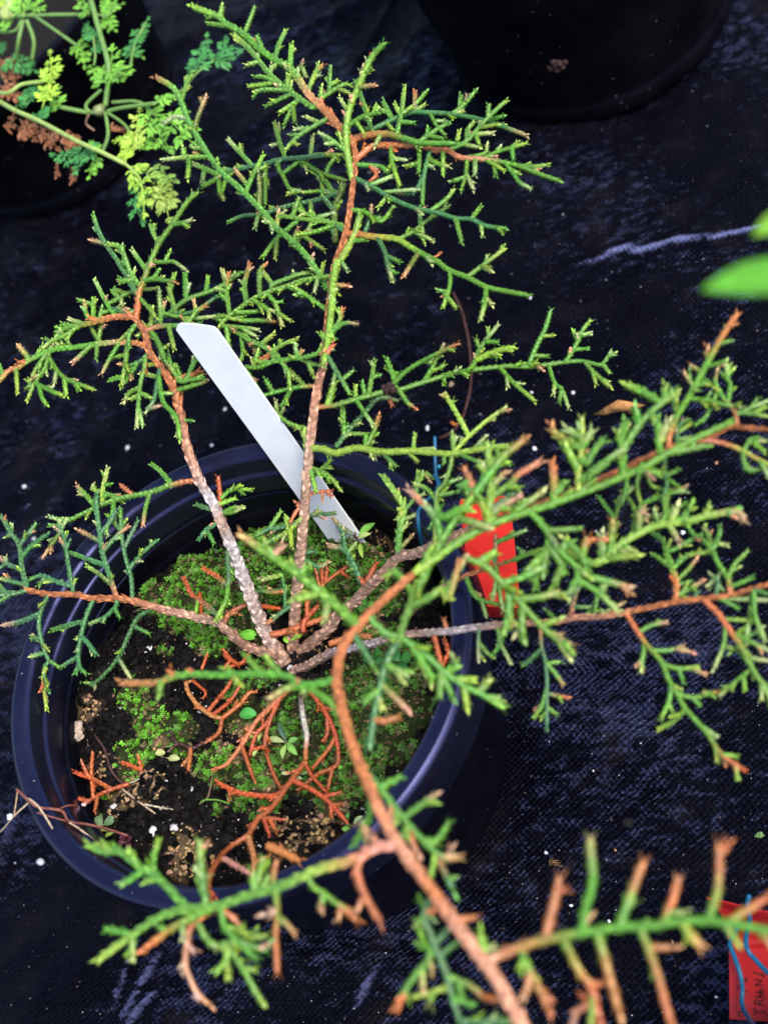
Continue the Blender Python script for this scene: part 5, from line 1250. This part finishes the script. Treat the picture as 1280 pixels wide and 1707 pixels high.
# ------------------------------------------------------------------ small things on the weed mat and in the pot
def gtube(name, label, cat, pts, w, col, up=.0015, mat=M_GRAIN):
    mb = MB()
    for path in pts:
        rows = []
        for p in path:
            q = on_ground(p[0], p[1], up) if len(p) == 2 else at(*p)
            rows.append([q.x, q.y, q.z, w * .5 * depth(q) / FPX, *col])
        tube(mb, rows, 6, .0015, .15, colvar=.3)
    return prop(mb.build(name, mat), label, cat)
gtube('root_strand', 'thin dark brown root curving over the weed mat behind the middle stem', 'root', [[(755, 488), (768, 515), (775, 540), (781, 570), (784, 600), (785, 632), (781, 660), (771, 695), (757, 716), (741, 727), (732, 730)]], 4.6, (.075, .032, .026))
gtube('bark_shred', 'tiny orange bark shred at the end of the dark root', 'bark shred', [[(752, 704), (758, 708), (762, 706)]], 6, (.5, .16, .04), .003)
mb = MB()
lf = [on_ground(988, 692, .001), on_ground(1012, 677, .004), on_ground(1030, 667, .010), on_ground(1050, 670, .011), on_ground(1075, 675, .007), on_ground(1060, 681, .005), on_ground(1052, 692, .002), on_ground(1043, 684, .008), on_ground(1030, 686, .004), on_ground(1010, 691, .002), on_ground(1036, 676, .012)]
mb.add(lf, [(0, 1, 9), (1, 10, 8, 9), (1, 2, 10), (2, 3, 10), (3, 7, 10), (3, 4, 5, 7), (7, 5, 6), (10, 7, 8)], [tuple(np.array((.56, .26, .09)) * k) for k in (.9, 1, 1.15, 1, .6, .9, 1.1, .9, 1, 1.1, .85)])
dl = mb.build('dead_leaf', M_GRAIN); prop(dl, 'curled dry brown leaf lying on the weed mat at the right', 'dead leaf')
md = dl.modifiers.new('thick', 'SOLIDIFY'); md.thickness = .0003

def rootlet(name, label, cat, paths, view):
    mb = MB()
    for w, col, pts in paths:
        rows = []
        for x, y, z in pts:
            q = at(view[0] + x / view[2], view[1] + y / view[2], z / 100)
            rows.append([q.x, q.y, q.z, w * .5 * depth(q) / FPX, *col])
        tube(mb, rows, 5, .0012, .12, colvar=.25)
    return prop(mb.build(name, M_GRAIN), label, cat)
RB = (.24, .085, .06); PT = (.50, .36, .24)
rootlet('dry_weed', 'dried reddish weed runner lying over the left rim of the pot', 'dry weed', [
    (5, RB, [(90, 690, 15.4), (150, 745, 15.5), (205, 785, 15.4), (330, 805, 15.2), (370, 860, 14.6), (480, 880, 13.4), (600, 910, 12.3), (740, 960, 11.4)]),
    (4, PT, [(155, 740, 15.5), (200, 775, 15.5), (240, 830, 15.4), (282, 900, 15.4)]), (3.4, PT, [(150, 765, 15.4), (75, 835, 15.0), (30, 890, 14.0), (-10, 930, 13)]), (3, (.4, .25, .15), [(95, 705, 15.4), (85, 780, 15.2), (75, 840, 15)]),
    (4, PT, [(370, 865, 14.6), (450, 920, 13.8), (530, 990, 13.4)]), (3, RB, [(200, 815, 15.3), (320, 850, 15.1), (365, 862, 14.7)]), (3, RB, [(330, 790, 15.2), (360, 778, 14.9), (420, 775, 14.2)])], W5)
def soilpath(pts, up=.1):
    return [(x, y, sz(W5[0] + x / 3.2, W5[1] + y / 3.2).z * 100 + up) for x, y in pts]
rootlet('dry_straw', 'pale dry straws crossing the black soil lump', 'straw', [(3.6, PT, soilpath([(630, 670), (720, 740), (830, 820)], .4)), (3.2, (.5, .42, .3), soilpath([(770, 770), (870, 790), (970, 806)], .3)), (3.2, (.55, .45, .36), soilpath([(690, 660), (735, 640), (785, 618)], .4))], W5)
rootlet('dark_twig', 'thin dark twig lying on the moss at the left inside the pot', 'twig', [(5, (.07, .035, .03), soilpath([(745, 720), (650, 655), (590, 580), (560, 480), (505, 400)], .35)), (4, (.06, .03, .03), soilpath([(900, 370), (930, 430), (960, 470)], .3))], W5)
rootlet('grass_blade', 'fine green grass blade bent over the black soil', 'grass blade', [(3.4, (.13, .30, .04), soilpath([(1225, 768), (1160, 748), (1090, 748), (1065, 770)], .6)), (2.6, (.25, .16, .09), soilpath([(1065, 770), (1110, 730), (1135, 620)], .6))], W5)
mb = MB(); blob(mb, sz(124, 1222, -.0008), .0065, (.40, .31, .24), 9, 3, .6, .5); prop(mb.build('bark_chip', M_GRAIN), 'pale bark chip with moss on top at the left edge of the soil', 'bark chip')
for i, (x, y, r, lb) in enumerate([(290, 1380, .0018, 'white crumb of perlite on the front of the black soil lump'), (256, 1386, .0022, 'white flaky crumb below the black soil lump'), (190, 1345, .0016, 'white crumb beside the rust red sprig at the lower left of the soil'),
                                   (277, 1304, .0010, 'small white crumb on top of the black soil lump'), (249, 1080, .0016, 'cream crumb on the dark soil under the low left stem'), (484, 1115, .0017, 'pale knob at the foot of the juniper')]):
    mb = MB(); blob(mb, sz(x, y, .0008), r, (.66, .63, .62), 20 + i, 2, .7, .7)
    prop(mb.build('perlite_grain', M_GRAIN), lb, 'perlite', 'white crumbs in the pot')
GRN = [(215, 748, 5.5, 'white perlite grain on the mat behind the pot, left of the leaning stem'), (42, 812, 4.5, 'white perlite grain on the mat near the left edge, above the low left stem'), (58, 899, 4, 'white perlite grain showing beside the shoots of the low left stem'),
       (713, 715, 5.5, 'lumpy white perlite grain above the upright blue wire'), (891, 749, 5, 'round white perlite grain right of the salmon tipped shoot'), (955, 656, 4.5, 'white perlite grain left of the dry brown leaf'), (70, 1438, 7.5, 'large white perlite chip at the lower left, outside the rim'),
       (910, 1422, 3.8, 'white perlite grain above the root tuft at the lower right'), (952, 1510, 4, 'white perlite grain left of the upright shoots at the lower right'), (1015, 1536, 4.2, 'white perlite grain under the blurred shoots at the lower right'), (1138, 889, 5.5, 'white perlite grain between the upper and lower right stems'),
       (377, 684, 5, 'white perlite grain tucked against the left edge of the white label'), (886, 655, 3, 'small white perlite grain below the long middle right shoot'), (18, 1362, 6, 'white flake caught on the dry weed at the left edge'), (1193, 1662, 3, 'small white perlite grain left of the handwritten tag'), (884, 497, 3.5, 'small white perlite grain beside the tip of the upper right shoot'), (354, 743, 3, 'small white perlite grain just behind the pot rim'), (378, 757, 2.5, 'tiny white speck on the back of the rim')][:-1]
for i, (x, y, r, lb) in enumerate(GRN):
    q = on_ground(x, y, .0005) if (x, y) != (18, 1362) else at(x, y, .149)
    rr = r * .85 * depth(q) / FPX
    mb = MB(); blob(mb, q + Vector((0, 0, rr * .5)), rr, (.74, .72, .74), 40 + i, 2, .75, .6)
    prop(mb.build('perlite_grain', M_GRAIN), lb, 'perlite', 'white perlite grains on the weed mat')
for i, (x, y, r, col, lb) in enumerate([(1193, 772, 4.5, (.40, .20, .10), 'tan crumb of bark on the mat below the upper right shoots'), (752, 641, 6, (.30, .22, .14), 'tan square bark crumb under the middle right shoot'), (1265, 1392, 8, (.14, .24, .08), 'scrap of green leaf at the right edge'), (1045, 1372, 14, (.006, .006, .007), 'black lump of soil on the mat at the lower right'),
                                         (1025, 1417, 3.5, (.3, .14, .08), 'small brown crumb near the upright blurred shoots'), (1238, 928, 6, (.06, .02, .015), 'dark reddish crumb between the shoots of the low right stem'), (1120, 1570, 4, (.30, .16, .08), 'brown crumb under the blurred branch')]):
    q = on_ground(x, y, .0008); rr = r * .8 * depth(q) / FPX
    mb = MB(); blob(mb, q, rr, col, 60 + i, 2, .6, .8); prop(mb.build('crumb', M_GRAIN), lb, 'crumb')
# dried root tuft
mb = MB()
for k in range(11):
    a = random.uniform(-.4, 1.3); q0 = on_ground(915, 1444, .001); q1 = on_ground(915 + 22 * math.cos(a), 1444 - 16 * math.sin(a) * random.uniform(.3, 1), .002 + .003 * random.random()); qm = (q0 + q1) / 2 + Vector((0, 0, .003))
    tube(mb, [[*q, .00022, *(np.array((.22, .12, .06)) * random.uniform(.6, 1.3))] for q in (q0, qm, q1)], 4, .001)
prop(mb.build('root_tuft', M_GRAIN), 'small tuft of dry brown rootlets on the mat at the lower right', 'root tuft')
# dirt stuck on the big back pot
def on_wall(px, py, cx, cy, r, R, h):
    best = None
    for z in np.linspace(.005, h, 300):
        q = at(px, py, float(z)); d = math.hypot(q.x - cx, q.y - cy) - (r * .985 + (R - r * .985) * (z - .018) / (h - .04))
        if best is None or abs(d) < best[0]: best = (abs(d), q)
    return best[1]
q = on_wall(925, 108, *BP2, .20)
mb = MB()
for i, (dx, dy) in enumerate([(0, 0), (7, -4), (-8, 5), (13, 2), (4, 7), (-3, -6), (16, -5)]):
    blob(mb, on_wall(925 + dx, 108 + dy, *BP2, .20), .0021, (.075, .04, .035), 80 + i, 2, 1, .8)
blob(mb, on_wall(917, 117, *BP2, .20) + Vector((0, 0, .001)), .0014, (.7, .6, .5), 99, 2)
prop(mb.build('dirt_splash', M_GRAIN), 'brown splash of dirt stuck on the side of the large back pot', 'dirt')

# fine dust and grit over the mat
def dust():
    rs = np.random.RandomState(9)
    mb = MB()
    for i in range(1700):
        px, py = rs.uniform(-40, 1320), rs.uniform(-40, 1750)
        q = at(px, py, 0.0)
        if math.hypot(q.x - PC.x, q.y - PC.y) < .09: continue
        q = on_ground(px, py, .0002)
        u = rs.rand()
        col = (.62, .60, .64) if u < .55 else ((.24, .13, .07) if u < .85 else (.05, .04, .04))
        r = rs.uniform(.00015, .00042) * (1.7 if rs.rand() < .06 else 1)
        v = np.array([(1, 0, 0), (-1, 0, 0), (0, 1, 0), (0, -1, 0), (0, 0, 1), (0, 0, -.3)]) * r * rs.uniform(.6, 1.3, 3)
        th = rs.rand() * 3; c, s_ = math.cos(th), math.sin(th)
        vv = [(q.x + a * c - b * s_, q.y + a * s_ + b * c, q.z + d) for a, b, d in v]
        mb.add(vv, [(0, 2, 4), (2, 1, 4), (1, 3, 4), (3, 0, 4), (2, 0, 5), (1, 2, 5), (3, 1, 5), (0, 3, 5)], tuple(np.array(col) * rs.uniform(.6, 1.15)))
    prop(mb.build('grit', M_GRAIN), 'fine white and brown grit scattered over the black weed mat', 'grit', kind='stuff')
dust()
